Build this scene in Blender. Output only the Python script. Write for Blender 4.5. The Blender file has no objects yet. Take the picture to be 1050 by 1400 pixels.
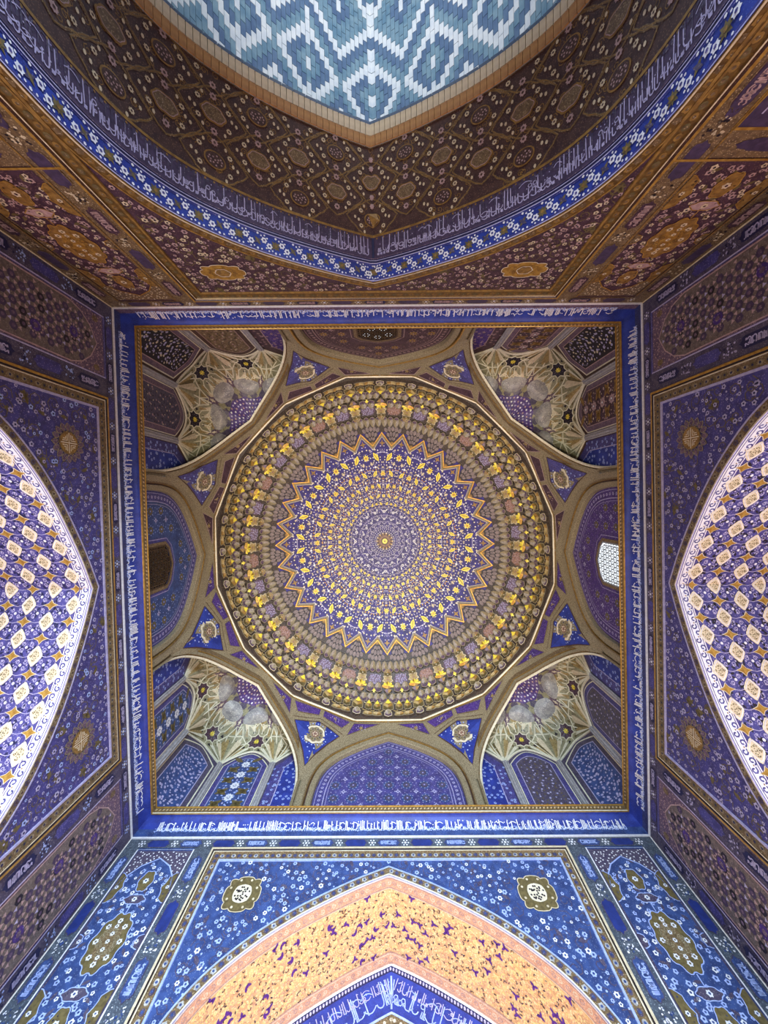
import bpy, math, random
import numpy as np
from mathutils import Matrix, Vector
PI = math.pi
sc = bpy.context.scene
COL = sc.collection
Z0 = 1.6          # eye height; all z below are heights above the eye
A = 5.1           # half width of the square room
# ------------------------------------------------------------------ camera
cd = bpy.data.cameras.new('camera'); cam = bpy.data.objects.new('camera', cd); COL.objects.link(cam)
cd.sensor_fit = 'VERTICAL'; cd.sensor_height = 36.0; cd.sensor_width = 27.0
cd.lens = 527.0 / 1400.0 * 36.0; cd.clip_start = 0.05; cd.clip_end = 200
R = np.array([[0.99980822, -0.01663474, -0.01033527], [0.01698867, 0.9992374, 0.03515681], [0.00974257, -0.03532565, 0.99932836]])
M = Matrix.Identity(4)
for i in range(3):
    M[i][0] = R[i, 0]; M[i][1] = -R[i, 1]; M[i][2] = -R[i, 2]
M[0][3], M[1][3], M[2][3] = 0.13111854, -1.52249484, Z0
cam.matrix_world = M
sc.camera = cam
# ------------------------------------------------------------------ world, light, exposure
w = bpy.data.worlds.new('sky'); sc.world = w; w.use_nodes = True
bg = w.node_tree.nodes['Background']; bg.inputs[0].default_value = (0.62, 0.78, 1.0, 1); bg.inputs[1].default_value = 0.22
sc.view_settings.view_transform = 'Standard'; sc.view_settings.look = 'None'
sc.view_settings.gamma = 1.0; sc.view_settings.exposure = 0.0; sc.view_settings.use_curve_mapping = False
sc.cycles.use_denoising = True
sc.cycles.max_bounces = 6; sc.cycles.diffuse_bounces = 3; sc.cycles.glossy_bounces = 2
sc.cycles.sample_clamp_indirect = 4.0

def lamp(name, kind, loc, target, energy, color, size=1.0, size_y=None, spot=None, blend=0.5, spread=None):
    l = bpy.data.lights.new(name, kind); l.energy = energy; l.color = color
    if kind == 'AREA':
        l.size = size
        if spread: l.spread = math.radians(spread)
        if size_y: l.shape = 'RECTANGLE'; l.size_y = size_y
    else:
        l.shadow_soft_size = size
    if kind == 'SPOT': l.spot_size = math.radians(spot); l.spot_blend = blend
    o = bpy.data.objects.new(name, l); COL.objects.link(o); o.location = loc
    d = Vector(target) - Vector(loc); o.rotation_euler = d.to_track_quat('-Z', 'Y').to_euler()
    return o
DAY = (0.62, 0.80, 1.0); WARM = (1.0, 0.66, 0.33); NEUT = (1.0, 0.90, 0.76)
lamp('portal_daylight', 'AREA', (1.0, -9.4, 1.4), (-0.6, 5.1, 6.4), 900, DAY, 4.2, 2.4, spread=74)
lamp('iwan_daylight', 'AREA', (0, -15.5, 3.0), (0, -11.5, 13), 300, (0.92, 0.95, 1.0), 7.0, 3.0, spread=92)
lamp('back_niche_lamp', 'AREA', (0, 5.95, 1.2), (0, 5.9, 8), 235, (1.0, 0.64, 0.33), 2.6, 0.6)
lamp('hall_uplight', 'SPOT', (0, 0.2, 0.6), (0, 0, 14), 4700, (1.0, 0.91, 0.72), 0.5, spot=62, blend=0.7)
lamp('hall_warm_uplight', 'AREA', (0, 3.2, 0.5), (0, -4.5, 7.0), 190, WARM, 2.5, 1.2)
for sx in (-1, 1):  # niche lights added to brighten the side vaults: warm spill and cool daylight
    lamp('niche_fill', 'AREA', (sx * 6.0, 1.6, 1.0), (sx * 6.2, -1.4, 7), 300, (1.0, 0.58, 0.50), 0.8, 0.8)
    lamp('niche_fill', 'AREA', (sx * 6.0, -1.6, 1.0), (sx * 6.2, 1.6, 7), 420 if sx < 0 else 270, (0.76, 0.94, 1.0), 0.8, 0.8)

# ------------------------------------------------------------------ materials
MATS = {}
def mat(name, c, c2=None, scale=14.0, fleck=None, fscale=30.0, fthr=0.3, rough=0.5, metal=0.0, emit=None, estr=0.0, bump=0.15):
    if name in MATS: return MATS[name]
    m = bpy.data.materials.new(name); m.use_nodes = True; MATS[name] = m
    nt = m.node_tree; b = nt.nodes['Principled BSDF']
    b.inputs['Roughness'].default_value = rough; b.inputs['Metallic'].default_value = metal
    if emit:
        b.inputs['Emission Color'].default_value = (*emit, 1); b.inputs['Emission Strength'].default_value = estr
    tc = nt.nodes.new('ShaderNodeTexCoord')
    n = nt.nodes.new('ShaderNodeTexNoise'); n.inputs['Scale'].default_value = scale; n.inputs['Detail'].default_value = 3.0
    nt.links.new(tc.outputs['Object'], n.inputs['Vector'])
    mr = nt.nodes.new('ShaderNodeMapRange'); mr.inputs[1].default_value = 0.35; mr.inputs[2].default_value = 0.65
    nt.links.new(n.outputs['Fac'], mr.inputs[0])
    mx = nt.nodes.new('ShaderNodeMix'); mx.data_type = 'RGBA'
    c2 = c2 or tuple(x * 0.72 for x in c)
    mx.inputs[6].default_value = (*c, 1); mx.inputs[7].default_value = (*c2, 1)
    nt.links.new(mr.outputs[0], mx.inputs[0])
    out = mx.outputs[2]
    if fleck:
        v = nt.nodes.new('ShaderNodeTexVoronoi'); v.inputs['Scale'].default_value = fscale
        nt.links.new(tc.outputs['Object'], v.inputs['Vector'])
        th = nt.nodes.new('ShaderNodeMapRange'); th.inputs[1].default_value = fthr; th.inputs[2].default_value = fthr + 0.12
        th.inputs[3].default_value = 1.0; th.inputs[4].default_value = 0.0
        nt.links.new(v.outputs['Distance'], th.inputs[0])
        m2 = nt.nodes.new('ShaderNodeMix'); m2.data_type = 'RGBA'; m2.inputs[7].default_value = (*fleck, 1)
        nt.links.new(out, m2.inputs[6]); nt.links.new(th.outputs[0], m2.inputs[0]); out = m2.outputs[2]
    nt.links.new(out, b.inputs['Base Color'])
    if bump:
        bp = nt.nodes.new('ShaderNodeBump'); bp.inputs['Strength'].default_value = bump; bp.inputs['Distance'].default_value = 0.01
        nt.links.new(n.outputs['Fac'], bp.inputs['Height']); nt.links.new(bp.outputs[0], b.inputs['Normal'])
    return m
mat('cobalt', (0.042, 0.082, 0.25), (0.024, 0.044, 0.145), 9, fleck=(0.14, 0.18, 0.32), fscale=38, fthr=0.16)
mat('indigo', (0.068, 0.062, 0.25), (0.042, 0.036, 0.15), 9, fleck=(0.20, 0.17, 0.36), fscale=34, fthr=0.2)
mat('ultramarine', (0.024, 0.048, 0.32), (0.015, 0.027, 0.20), 6, fleck=(0.07, 0.11, 0.40), fscale=50, fthr=0.14)
mat('violet', (0.075, 0.030, 0.22), (0.04, 0.02, 0.13), 12, fleck=(0.22, 0.16, 0.32), fscale=30, fthr=0.22)
mat('plum', (0.075, 0.036, 0.055), (0.04, 0.018, 0.03), 10, fleck=(0.17, 0.10, 0.09), fscale=40, fthr=0.2)
mat('umber', (0.075, 0.038, 0.030), (0.045, 0.02, 0.02), 10, fleck=(0.16, 0.09, 0.06), fscale=45, fthr=0.22)
mat('slate', (0.09, 0.075, 0.12), (0.05, 0.04, 0.085), 12, fleck=(0.2, 0.17, 0.2), fscale=40, fthr=0.2)
mat('dusk', (0.040, 0.055, 0.19), (0.03, 0.03, 0.09), 7, fleck=(0.12, 0.14, 0.26), fscale=60, fthr=0.2)
mat('white', (0.80, 0.80, 0.82), (0.66, 0.66, 0.72), 20)
mat('pale_blue', (0.42, 0.52, 0.86), (0.30, 0.38, 0.72), 20)
mat('lilac', (0.50, 0.46, 0.66), (0.36, 0.33, 0.52), 20)
mat('cream', (0.72, 0.62, 0.42), (0.55, 0.46, 0.30), 20)
mat('ivory', (0.82, 0.74, 0.55), (0.66, 0.58, 0.42), 20)
mat('rose', (0.50, 0.35, 0.33), (0.36, 0.24, 0.24), 20)
mat('gold', (0.62, 0.37, 0.075), (0.40, 0.21, 0.04), 16, rough=0.38, metal=0.45)
mat('ochre', (0.36, 0.21, 0.05), (0.20, 0.11, 0.03), 16, rough=0.45, metal=0.15)
mat('bronze', (0.20, 0.135, 0.065), (0.11, 0.07, 0.035), 25, fleck=(0.42, 0.32, 0.18), fscale=45, fthr=0.2, rough=0.45)
mat('bronze_gold', (0.22, 0.125, 0.03), (0.12, 0.065, 0.02), 22, rough=0.4, metal=0.3)
mat('olive', (0.17, 0.13, 0.05), (0.10, 0.075, 0.03), 20, rough=0.5)
mat('yellow', (0.92, 0.78, 0.10), (0.80, 0.60, 0.05), 20, rough=0.4)
mat('stone', (0.29, 0.235, 0.14), (0.16, 0.125, 0.07), 40, fleck=(0.46, 0.39, 0.25), fscale=60, fthr=0.25, bump=0.4)
mat('teal_grey', (0.085, 0.105, 0.135), (0.05, 0.062, 0.085), 14, fleck=(0.22, 0.26, 0.30), fscale=42, fthr=0.2)
mat('taupe', (0.17, 0.135, 0.115), (0.105, 0.08, 0.075), 18, fleck=(0.27, 0.22, 0.19), fscale=40, fthr=0.2)
mat('hexa', (0.075, 0.050, 0.105), (0.045, 0.03, 0.065), 18)
mat('dark', (0.018, 0.012, 0.020), None, 20)
mat('night', (0.015, 0.015, 0.075), None, 20)
mat('apricot', (0.84, 0.56, 0.27), (0.74, 0.44, 0.19), 12, fleck=(0.94, 0.76, 0.40), fscale=26, fthr=0.3)
mat('salmon', (0.72, 0.42, 0.26), (0.6, 0.32, 0.2), 20, fleck=(0.85, 0.6, 0.42), fscale=45, fthr=0.25)
mat('amber', (0.94, 0.74, 0.34), (0.90, 0.64, 0.24), 20)
mat('purple', (0.13, 0.03, 0.30), (0.09, 0.02, 0.22), 20)
mat('cap_blue', (0.024, 0.014, 0.20), (0.014, 0.008, 0.10), 9, fleck=(0.06, 0.04, 0.18), fscale=40, fthr=0.15)
mat('cap_blue2', (0.020, 0.040, 0.22), (0.014, 0.026, 0.14), 10)
mat('plaster', (0.36, 0.34, 0.20), (0.24, 0.22, 0.13), 15, fleck=(0.10, 0.085, 0.05), fscale=14, fthr=0.11, bump=0.3)
mat('rib', (0.80, 0.76, 0.57), (0.66, 0.62, 0.46), 20)
mat('shaft', (0.42, 0.40, 0.40), (0.28, 0.27, 0.28), 20)
mat('grey_cell', (0.36, 0.31, 0.27), (0.22, 0.185, 0.17), 10, fleck=(0.60, 0.54, 0.44), fscale=40, fthr=0.2)
mat('lobe', (0.44, 0.43, 0.40), (0.27, 0.26, 0.27), 8, fleck=(0.62, 0.60, 0.54), fscale=24, fthr=0.22)
mat('tan_cell', (0.40, 0.29, 0.11), (0.24, 0.165, 0.06), 12, fleck=(0.55, 0.45, 0.25), fscale=40, fthr=0.2)
mat('lobe_mauve', (0.21, 0.155, 0.15), (0.12, 0.085, 0.09), 12, fleck=(0.36, 0.28, 0.25), fscale=45, fthr=0.2)
mat('mauve', (0.16, 0.10, 0.15), (0.09, 0.055, 0.10), 12, fleck=(0.34, 0.25, 0.27), fscale=45, fthr=0.22)
mat('russet', (0.26, 0.13, 0.08), (0.14, 0.07, 0.07), 25, fleck=(0.55, 0.36, 0.24), fscale=45, fthr=0.25)
mat('muq_base', (0.055, 0.038, 0.028), (0.03, 0.02, 0.02), 25, fleck=(0.16, 0.115, 0.06), fscale=40, fthr=0.22, bump=0.4)
mat('brick_tan', (0.52, 0.30, 0.11), (0.40, 0.21, 0.08), 8, bump=0.4)
mat('brick_cream', (0.78, 0.72, 0.52), (0.66, 0.60, 0.44), 8, bump=0.3)
mat('brick_white', (0.74, 0.78, 0.80), (0.62, 0.68, 0.74), 5, rough=0.3)
mat('brick_turquoise', (0.22, 0.34, 0.42), (0.13, 0.24, 0.34), 5, rough=0.3)
mat('brick_navy', (0.13, 0.21, 0.33), (0.09, 0.15, 0.27), 5, rough=0.3)
mat('mortar', (0.30, 0.38, 0.46), None, 10)
mat('wood', (0.10, 0.055, 0.022), (0.05, 0.028, 0.012), 30)
mat('floor_stone', (0.42, 0.38, 0.33), (0.32, 0.29, 0.26), 2)
mat('ground', (0.45, 0.42, 0.38), None, 1)
mat('plainblue', (0.05, 0.07, 0.22), (0.03, 0.04, 0.14), 5)
mat('daylit_pane', (0.8, 0.85, 0.9), None, 10, emit=(0.85, 0.93, 1.0), estr=1.1)
mat('dim_pane', (0.02, 0.02, 0.02), None, 10, rough=0.15)
mat('lattice_grey', (0.30, 0.32, 0.33), (0.2, 0.22, 0.24), 20)

# ------------------------------------------------------------------ plan of the slightly out-of-square building
KC = {(-1, -1): (-5.02, -5.22), (1, -1): (4.938, -5.088), (-1, 1): (-5.072, 5.14), (1, 1): (5.154, 5.169)}
def warp(v):
    v = np.asarray(v, dtype=float).reshape(-1, 3); u = v[:, 0] / A; t = v[:, 1] / A
    o = v.copy(); o[:, 0] = 0; o[:, 1] = 0; o[:, 2] += Z0
    for (sx, sy), (kx, ky) in KC.items():
        k = (1 + sx * u) * (1 + sy * t) / 4
        o[:, 0] += k * kx; o[:, 1] += k * ky
    return o

def setp(o, label=None, cat=None, group=None, kind=None):
    if label: o['label'] = label
    if cat: o['category'] = cat
    if group: o['group'] = group
    if kind: o['kind'] = kind
    return o
def adopt(o, parent):
    if parent is not None:
        o.parent = parent
        o.matrix_parent_inverse = Matrix.Translation(-parent.location) if parent.rotation_euler[:] == (0, 0, 0) else parent.matrix_world.inverted()
class MB:
    def __init__(s): s.v = []; s.f = []; s.m = []; s.mats = []
    def mi(s, name):
        if name not in s.mats: s.mats.append(name)
        return s.mats.index(name)
    def poly(s, pts, m):
        b = len(s.v); s.v.extend(pts); s.f.append(tuple(range(b, b + len(pts)))); s.m.append(s.mi(m))
    def grid(s, rows, m, closed=False):
        b = len(s.v); n = len(rows[0]); k = s.mi(m)
        for r in rows: s.v.extend(r)
        for i in range(len(rows) - 1):
            for j in range(n if closed else n - 1):
                j2 = (j + 1) % n
                s.f.append((b + i * n + j, b + i * n + j2, b + (i + 1) * n + j2, b + (i + 1) * n + j)); s.m.append(k)
    def box(s, c, ex, ey, ez, m):
        c = np.array(c, float); ex, ey, ez = map(lambda e: np.array(e, float), (ex, ey, ez)); b = len(s.v); k = s.mi(m)
        for z in (-1, 1):
            for x, y in ((-1, -1), (1, -1), (1, 1), (-1, 1)): s.v.append(tuple(c + ex * x + ey * y + ez * z))
        for q in ((0, 3, 2, 1), (4, 5, 6, 7), (0, 1, 5, 4), (1, 2, 6, 5), (2, 3, 7, 6), (3, 0, 4, 7)):
            s.f.append(tuple(b + i for i in q)); s.m.append(k)
    def tube(s, pts, r, m, n=6):
        P = [np.array(p, float) for p in pts]; rows = []
        for i, p in enumerate(P):
            d = P[min(i + 1, len(P) - 1)] - P[max(i - 1, 0)]; d /= np.linalg.norm(d) + 1e-9
            a = np.cross(d, (0.31, 0.17, 0.93)); a /= np.linalg.norm(a) + 1e-9; c = np.cross(d, a)
            rr = r[i] if isinstance(r, (list, tuple)) else r
            rows.append([tuple(p + rr * (a * math.cos(2 * PI * k / n) + c * math.sin(2 * PI * k / n))) for k in range(n)])
        s.grid(rows, m, True)
    def mesh(s, name, local=False, smooth=False):
        me = bpy.data.meshes.new(name)
        v = np.asarray(s.v, float).reshape(-1, 3) if local else warp(s.v)
        me.from_pydata(v.tolist(), [], s.f)
        for n in s.mats: me.materials.append(MATS[n])
        me.polygons.foreach_set('material_index', s.m)
        if smooth: me.polygons.foreach_set('use_smooth', [True] * len(s.f))
        me.update(); return me
    def build(s, name, parent=None, smooth=False, **kw):
        if not s.v: return None
        o = bpy.data.objects.new(name, s.mesh(name, False, smooth)); COL.objects.link(o); adopt(o, parent)
        return setp(o, **kw)
def empty(name, loc, **kw):
    o = bpy.data.objects.new(name, None); COL.objects.link(o); p = warp([loc])[0]; o.location = p
    o.empty_display_size = 0.2
    return setp(o, **kw)
def inst(name, me, pos, X, Y, Z, parent, scale=1.0):
    o = bpy.data.objects.new(name, me); COL.objects.link(o); p = warp([pos])[0]
    m = Matrix.Identity(4)
    for i in range(3): m[i][0], m[i][1], m[i][2], m[i][3] = X[i] * scale, Y[i] * scale, Z[i] * scale, p[i]
    if parent is not None:
        o.parent = parent; o.matrix_parent_inverse = Matrix.Translation(-parent.location)
    o.matrix_basis = m
    return o
def nrm(v): v = np.array(v, float); return v / (np.linalg.norm(v) + 1e-12)

class Pt:
    """draws flat painted ornament on a surface S(u, v, h)"""
    def __init__(s, S, h=0.003, mb=None): s.S = S; s.h = h; s.mb = mb or MB()
    def poly(s, uv, m, lv=1): s.mb.poly([s.S(u, v, s.h * lv) for u, v in uv], m)
    def fan(s, uv, m, lv=1, c=None):
        c = c or (sum(a for a, b in uv) / len(uv), sum(b for a, b in uv) / len(uv)); b = len(s.mb.v); k = s.mb.mi(m)
        s.mb.v.append(s.S(c[0], c[1], s.h * lv)); s.mb.v.extend([s.S(u, v, s.h * lv) for u, v in uv]); n = len(uv)
        for j in range(n): s.mb.f.append((b, b + 1 + j, b + 1 + (j + 1) % n)); s.mb.m.append(k)
    def disc(s, u, v, r, m, lv=1, n=8, ry=None, rot=0.0, lobes=0, amp=0.0):
        ry = r if ry is None else ry; c, d = math.cos(rot), math.sin(rot); P = []
        for k in range(n):
            a = 2 * PI * k / n; q = 1 + (amp * math.cos(lobes * a) if lobes else 0)
            x, y = r * q * math.cos(a), ry * q * math.sin(a); P.append((u + x * c - y * d, v + x * d + y * c))
        s.poly(P, m, lv)
    def ribbon(s, P, wd, m, lv=1, closed=False):
        n = len(P)
        if n < 2: return
        L = []; Rr = []
        for i in range(n):
            if closed: a, b = P[i - 1], P[(i + 1) % n]
            else: a, b = P[max(i - 1, 0)], P[min(i + 1, n - 1)]
            dx, dy = b[0] - a[0], b[1] - a[1]; l = math.hypot(dx, dy) or 1e-9; nx, ny = -dy / l * wd / 2, dx / l * wd / 2
            L.append(s.S(P[i][0] + nx, P[i][1] + ny, s.h * lv)); Rr.append(s.S(P[i][0] - nx, P[i][1] - ny, s.h * lv))
        if closed: L.append(L[0]); Rr.append(Rr[0])
        s.mb.grid([L, Rr], m)
    def flower(s, u, v, r, pm, cm, lv=2, pet=6, rot=0.0):
        s.disc(u, v, r, pm, lv, pet * 2, rot=rot, lobes=pet, amp=0.16); s.disc(u, v, r * 0.42, cm, lv + 1, 6)
    def star(s, u, v, r, r2, n, m, lv=2, rot=0.0):
        s.poly([(u + (r if k % 2 == 0 else r2) * math.cos(rot + PI * k / n), v + (r if k % 2 == 0 else r2) * math.sin(rot + PI * k / n)) for k in range(2 * n)], m, lv)
    def leaf(s, u, v, L, wd, rot, m, lv=2, vein=None):
        c, d = math.cos(rot), math.sin(rot)
        P = [(-.5, 0), (-.25, .36), (0, .5), (.25, .38), (.5, .05), (.25, -.3), (0, -.42), (-.25, -.3)]
        s.poly([(u + x * L * c - y * wd * d, v + x * L * d + y * wd * c) for x, y in P], m, lv)
        if vein: s.ribbon([(u - .3 * L * c, v - .3 * L * d), (u + .3 * L * c, v + .3 * L * d)], wd * .13, vein, lv + 1)
    def curl(s, u, v, r, rot, m, wd, lv=1, sgn=1, n=9, turns=1.2):
        P = []
        for k in range(n):
            t = k / (n - 1); a = rot + sgn * turns * 2 * PI * t; q = r * (1 - 0.75 * t); P.append((u + q * math.cos(a), v + q * math.sin(a)))
        s.ribbon(P, wd, m, lv)
    def lobed(s, u, v, a, b, m, lv=2, lobes=8, amp=0.10, n=32, edge=None, ew=0.02, rot=0.0, power=1.0):
        P = []
        for k in range(n):
            t = 2 * PI * k / n; q = 1 + amp * abs(math.cos(lobes * t / 2)) - amp / 2
            cx, cy = math.cos(t), math.sin(t)
            if power != 1.0: cx, cy = math.copysign(abs(cx) ** power, cx), math.copysign(abs(cy) ** power, cy)
            x, y = a * q * cx, b * q * cy
            P.append((u + x * math.cos(rot) - y * math.sin(rot), v + x * math.sin(rot) + y * math.cos(rot)))
        s.fan(P, m, lv, (u, v))
        if edge: s.ribbon(P, ew, edge, lv + 1, True)
    def build(s, *a, **k): return s.mb.build(*a, **k)

def scatter(u0, u1, v0, v1, sp, seed, ok=lambda u, v: True, jit=0.36):
    rnd = random.Random(seed); out = []; j = 0; v = v0 + sp * 0.3
    while v < v1:
        u = u0 + sp * (0.25 + 0.5 * (j % 2))
        while u < u1:
            a, b = u + rnd.uniform(-jit, jit) * sp, v + rnd.uniform(-jit, jit) * sp
            if u0 < a < u1 and v0 < b < v1 and ok(a, b): out.append((a, b))
            u += sp
        v += sp * 0.87; j += 1
    return out
def script(p, F, L, H, m, seed, wd, step=0.34, lv=2, flip=1, tall=1.0):
    """calligraphic strokes along F(a, b): a along 0..L, b 0..H across"""
    rnd = random.Random(seed); a = H * 0.1
    def rb(P, k=1.0): p.ribbon([F(x, y) for x, y in P], wd * k, m, lv)
    while a < L - H * 0.35:
        g = rnd.random(); h = H
        if g < 0.40:
            top = rnd.uniform(0.82, 1.0) * h * tall; sl = rnd.uniform(-.03, .05) * h
            rb([(a, .12 * h), (a + sl, top)], 1.15); a += h * step * rnd.uniform(.38, .6)
        elif g < 0.62:
            top = rnd.uniform(.75, .98) * h * tall; r = h * rnd.uniform(.13, .2)
            rb([(a, top), (a, .3 * h)] + [(a + r - r * math.cos(t * PI / 5), .3 * h - r * math.sin(t * PI / 5)) for t in range(1, 6)], 1.1); a += 2 * r + h * step * .2
        elif g < 0.78:
            r = h * .09; c = rnd.uniform(.25, .62) * h
            rb([(a + r + r * math.cos(t * PI / 3), c + r * math.sin(t * PI / 3)) for t in range(7)] + [(a + 2.6 * r, .2 * h)]); a += h * step * .6
        elif g < 0.9:
            wv = h * rnd.uniform(.35, .7)
            rb([(a + wv * t / 5, h * (.3 - .16 * math.sin(PI * t / 5))) for t in range(6)])
            rb([(a + wv * t / 4, h * (.66 + .14 * math.sin(PI * t / 4))) for t in range(5)], .8); a += wv * .7
        else:
            for k in range(3): rb([(a + k * .07 * h, .16 * h), (a + k * .07 * h + .02 * h, .36 * h)])
            rb([(a, .16 * h), (a + .2 * h, .16 * h)]); a += h * step * .8
        if rnd.random() < .45:
            x, y = a - h * rnd.uniform(.05, .2), h * rnd.uniform(.45, .95); q = wd * .75
            u = [F(x - q, y), F(x, y - q), F(x + q, y), F(x, y + q)]; p.poly(u, m, lv)

# ------------------------------------------------------------------ arch profiles
class Prof:
    def __init__(s, pts, n=90):
        P = np.array(pts, float); d = np.r_[0, np.cumsum(np.hypot(*np.diff(P, axis=0).T))]
        # smooth interpolation (Catmull-Rom on chord length)
        T = np.linspace(0, d[-1], n); X = []
        for t in T:
            i = min(max(np.searchsorted(d, t) - 1, 0), len(P) - 2); h = d[i + 1] - d[i]; q = (t - d[i]) / h
            m0 = (P[i + 1] - P[max(i - 1, 0)]) / (d[i + 1] - d[max(i - 1, 0)]) * h
            j = min(i + 2, len(P) - 1); m1 = (P[j] - P[i]) / (d[j] - d[i]) * h
            X.append((2 * q**3 - 3 * q**2 + 1) * P[i] + (q**3 - 2 * q**2 + q) * m0 + (-2 * q**3 + 3 * q**2) * P[i + 1] + (q**3 - q**2) * m1)
        s.P = np.array(X); s.d = np.r_[0, np.cumsum(np.hypot(*np.diff(s.P, axis=0).T))]; s.L = s.d[-1]
        g = np.gradient(s.P, axis=0); g /= np.hypot(*g.T)[:, None]; s.N = np.c_[g[:, 1], -g[:, 0]]  # inward (down, to the axis)
    def at(s, t):
        a = abs(t); x = np.interp(a, s.d, s.P[:, 0]); z = np.interp(a, s.d, s.P[:, 1]); nx = np.interp(a, s.d, s.N[:, 0]); nz = np.interp(a, s.d, s.N[:, 1])
        return (x, z, nx, nz) if t >= 0 else (-x, z, -nx, nz)
    def off(s, t, o):      # offset outward by o, kept mitred at the apex
        x, z, nx, nz = s.at(t)
        if abs(t) < 1e-6:
            n0 = s.N[0]; return (0.0, z + o / max(abs(n0[1]), .3))
        a, b = x - nx * o, z - nz * o
        if o < 0 and a * t <= 0: return (0.0, s.P[0, 1] + o / max(abs(s.N[0][1]), .3))
        return (a, b)
    def z_at(s, x): return float(np.interp(abs(x), s.P[:, 0], s.P[:, 1]))
    def outside(s, x, z, o=0.0):
        Q = s.P - s.N * o
        if abs(x) >= Q[:, 0].max(): return True
        return z > np.interp(abs(x), Q[:, 0], Q[:, 1])
ARCH = Prof([(0, 6.60), (0.5, 6.40), (1.02, 6.15), (1.55, 5.86), (2.02, 5.53), (2.48, 5.10), (2.78, 4.64), (2.96, 4.12), (3.04, 3.5), (3.05, 2.2), (3.05, 0), (3.05, -1.6)], 160)
TVIS = 5.6        # arc length that can show
def SW(side):
    return {'b': lambda s, z, h=0.0: (s, A - h, z), 'f': lambda s, z, h=0.0: (s, -A + h, z),
            'l': lambda s, z, h=0.0: (-A + h, s, z), 'r': lambda s, z, h=0.0: (A - h, s, z)}[side]
def SS(side, prof=ARCH):
    W = SW(side)
    def f(t, d, h=0.0):
        x, z, nx, nz = prof.at(t); return W(x + nx * h, z + nz * h, -d)
    return f
def SIDE_INFO(side): return {'l': 'left', 'r': 'right', 'f': 'front', 'b': 'back'}[side]

# ------------------------------------------------------------------ floor, ground
mb = MB(); mb.poly([(-7.2, -8, -Z0), (7.2, -8, -Z0), (7.2, 7.2, -Z0), (-7.2, 7.2, -Z0)], 'floor_stone')
mb.build('floor', label='pale polished stone floor of the square hall', cat='floor', kind='structure')
mb = MB(); mb.poly([(-30, -60, -Z0 - .02), (30, -60, -Z0 - .02), (30, -8, -Z0 - .02), (-30, -8, -Z0 - .02)], 'ground')
mb.build('courtyard_ground', label='pale paved courtyard ground outside the portal', cat='ground', kind='structure')

# ------------------------------------------------------------------ walls
PAL = {  # ground, spandrel ground, petal, centre, leaf, line, frame
    'b': dict(ground='cobalt', petal='pale_blue', petal2='white', cent='cobalt', leaf='slate', line='pale_blue', frame='bronze', edge='cream', band='bronze', cart='cap_blue2', cart2='pale_blue', field='slate'),
    'l': dict(ground='indigo', petal='lilac', petal2='pale_blue', cent='night', leaf='olive', line='lilac', frame='bronze', edge='gold', band='bronze', cart='indigo', cart2='lilac', field='slate'),
    'r': dict(ground='indigo', petal='lilac', petal2='lilac', cent='night', leaf='olive', line='lilac', frame='bronze', edge='gold', band='bronze', cart='indigo', cart2='lilac', field='slate'),
    'f': dict(ground='plum', petal='rose', petal2='cream', cent='dark', leaf='olive', line='ochre', frame='bronze_gold', edge='gold', band='bronze_gold', cart='hexa', cart2='rose', field='bronze')}
LABEL = {'b': 'bright cobalt painted wall with two olive medallions above the orange-lit niche arch',
         'l': 'indigo painted wall under the dark lattice window, with a brightly lit tiled niche vault',
         'r': 'indigo painted wall under the white daylit lattice window, with a tiled niche vault',
         'f': 'dark plum and gold wall pierced by the open portal arch'}
FX = 3.35; FZ = 7.10
def strip_frame(mb, W, o1, h1, o2, h2, m):
    for sg in (-1, 1):
        mb.poly([W(sg * (FX - o1), -Z0, h1), W(sg * (FX - o1), FZ - o1, h1), W(sg * (FX - o2), FZ - o2, h2), W(sg * (FX - o2), -Z0, h2)], m)
    mb.poly([W(-(FX - o1), FZ - o1, h1), W(FX - o1, FZ - o1, h1), W(FX - o2, FZ - o2, h2), W(-(FX - o2), FZ - o2, h2)], m)
def arch_strip(mb, W, prof, o1, h1, o2, h2, m, T, n=70):
    ts = np.linspace(-T, T, 2 * n + 1)
    a = [W(*prof.off(t, o1), h1) for t in ts]; b = [W(*prof.off(t, o2), h2) for t in ts]
    mb.grid([a, b], m)
def cartouche(W, c, half, hw, vertical, m, m2, parent, seed, wall_m):
    u0, v0 = c; p = Pt((lambda a, b, h=0.0: W(u0 + b, v0 + a, h)) if vertical else (lambda a, b, h=0.0: W(u0 + a, v0 + b, h)))
    e = hw; P = []
    for sx in (1, -1):
        pts = [(half - e, -hw), (half - .55 * e, -.78 * hw), (half - .5 * e, -.4 * hw), (half, 0), (half - .5 * e, .4 * hw), (half - .55 * e, .78 * hw), (half - e, hw)]
        P += [(sx * x, sx * y) for x, y in pts]
    p.poly(P, m, 4); p.ribbon(P, .012, wall_m, 5, True)
    if m2:
        script(p, lambda a, b: (a - half + e * .9, b - hw * .62), 2 * half - 1.7 * e, 1.24 * hw, m2, seed, .016, .42, 6)
        script(p, lambda a, b: (a - half + e * .9, hw * .62 - b), 2 * half - 1.7 * e, 1.0 * hw, m2, seed + 7, .014, .5, 6)
    return p.build('cartouche', parent)

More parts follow.
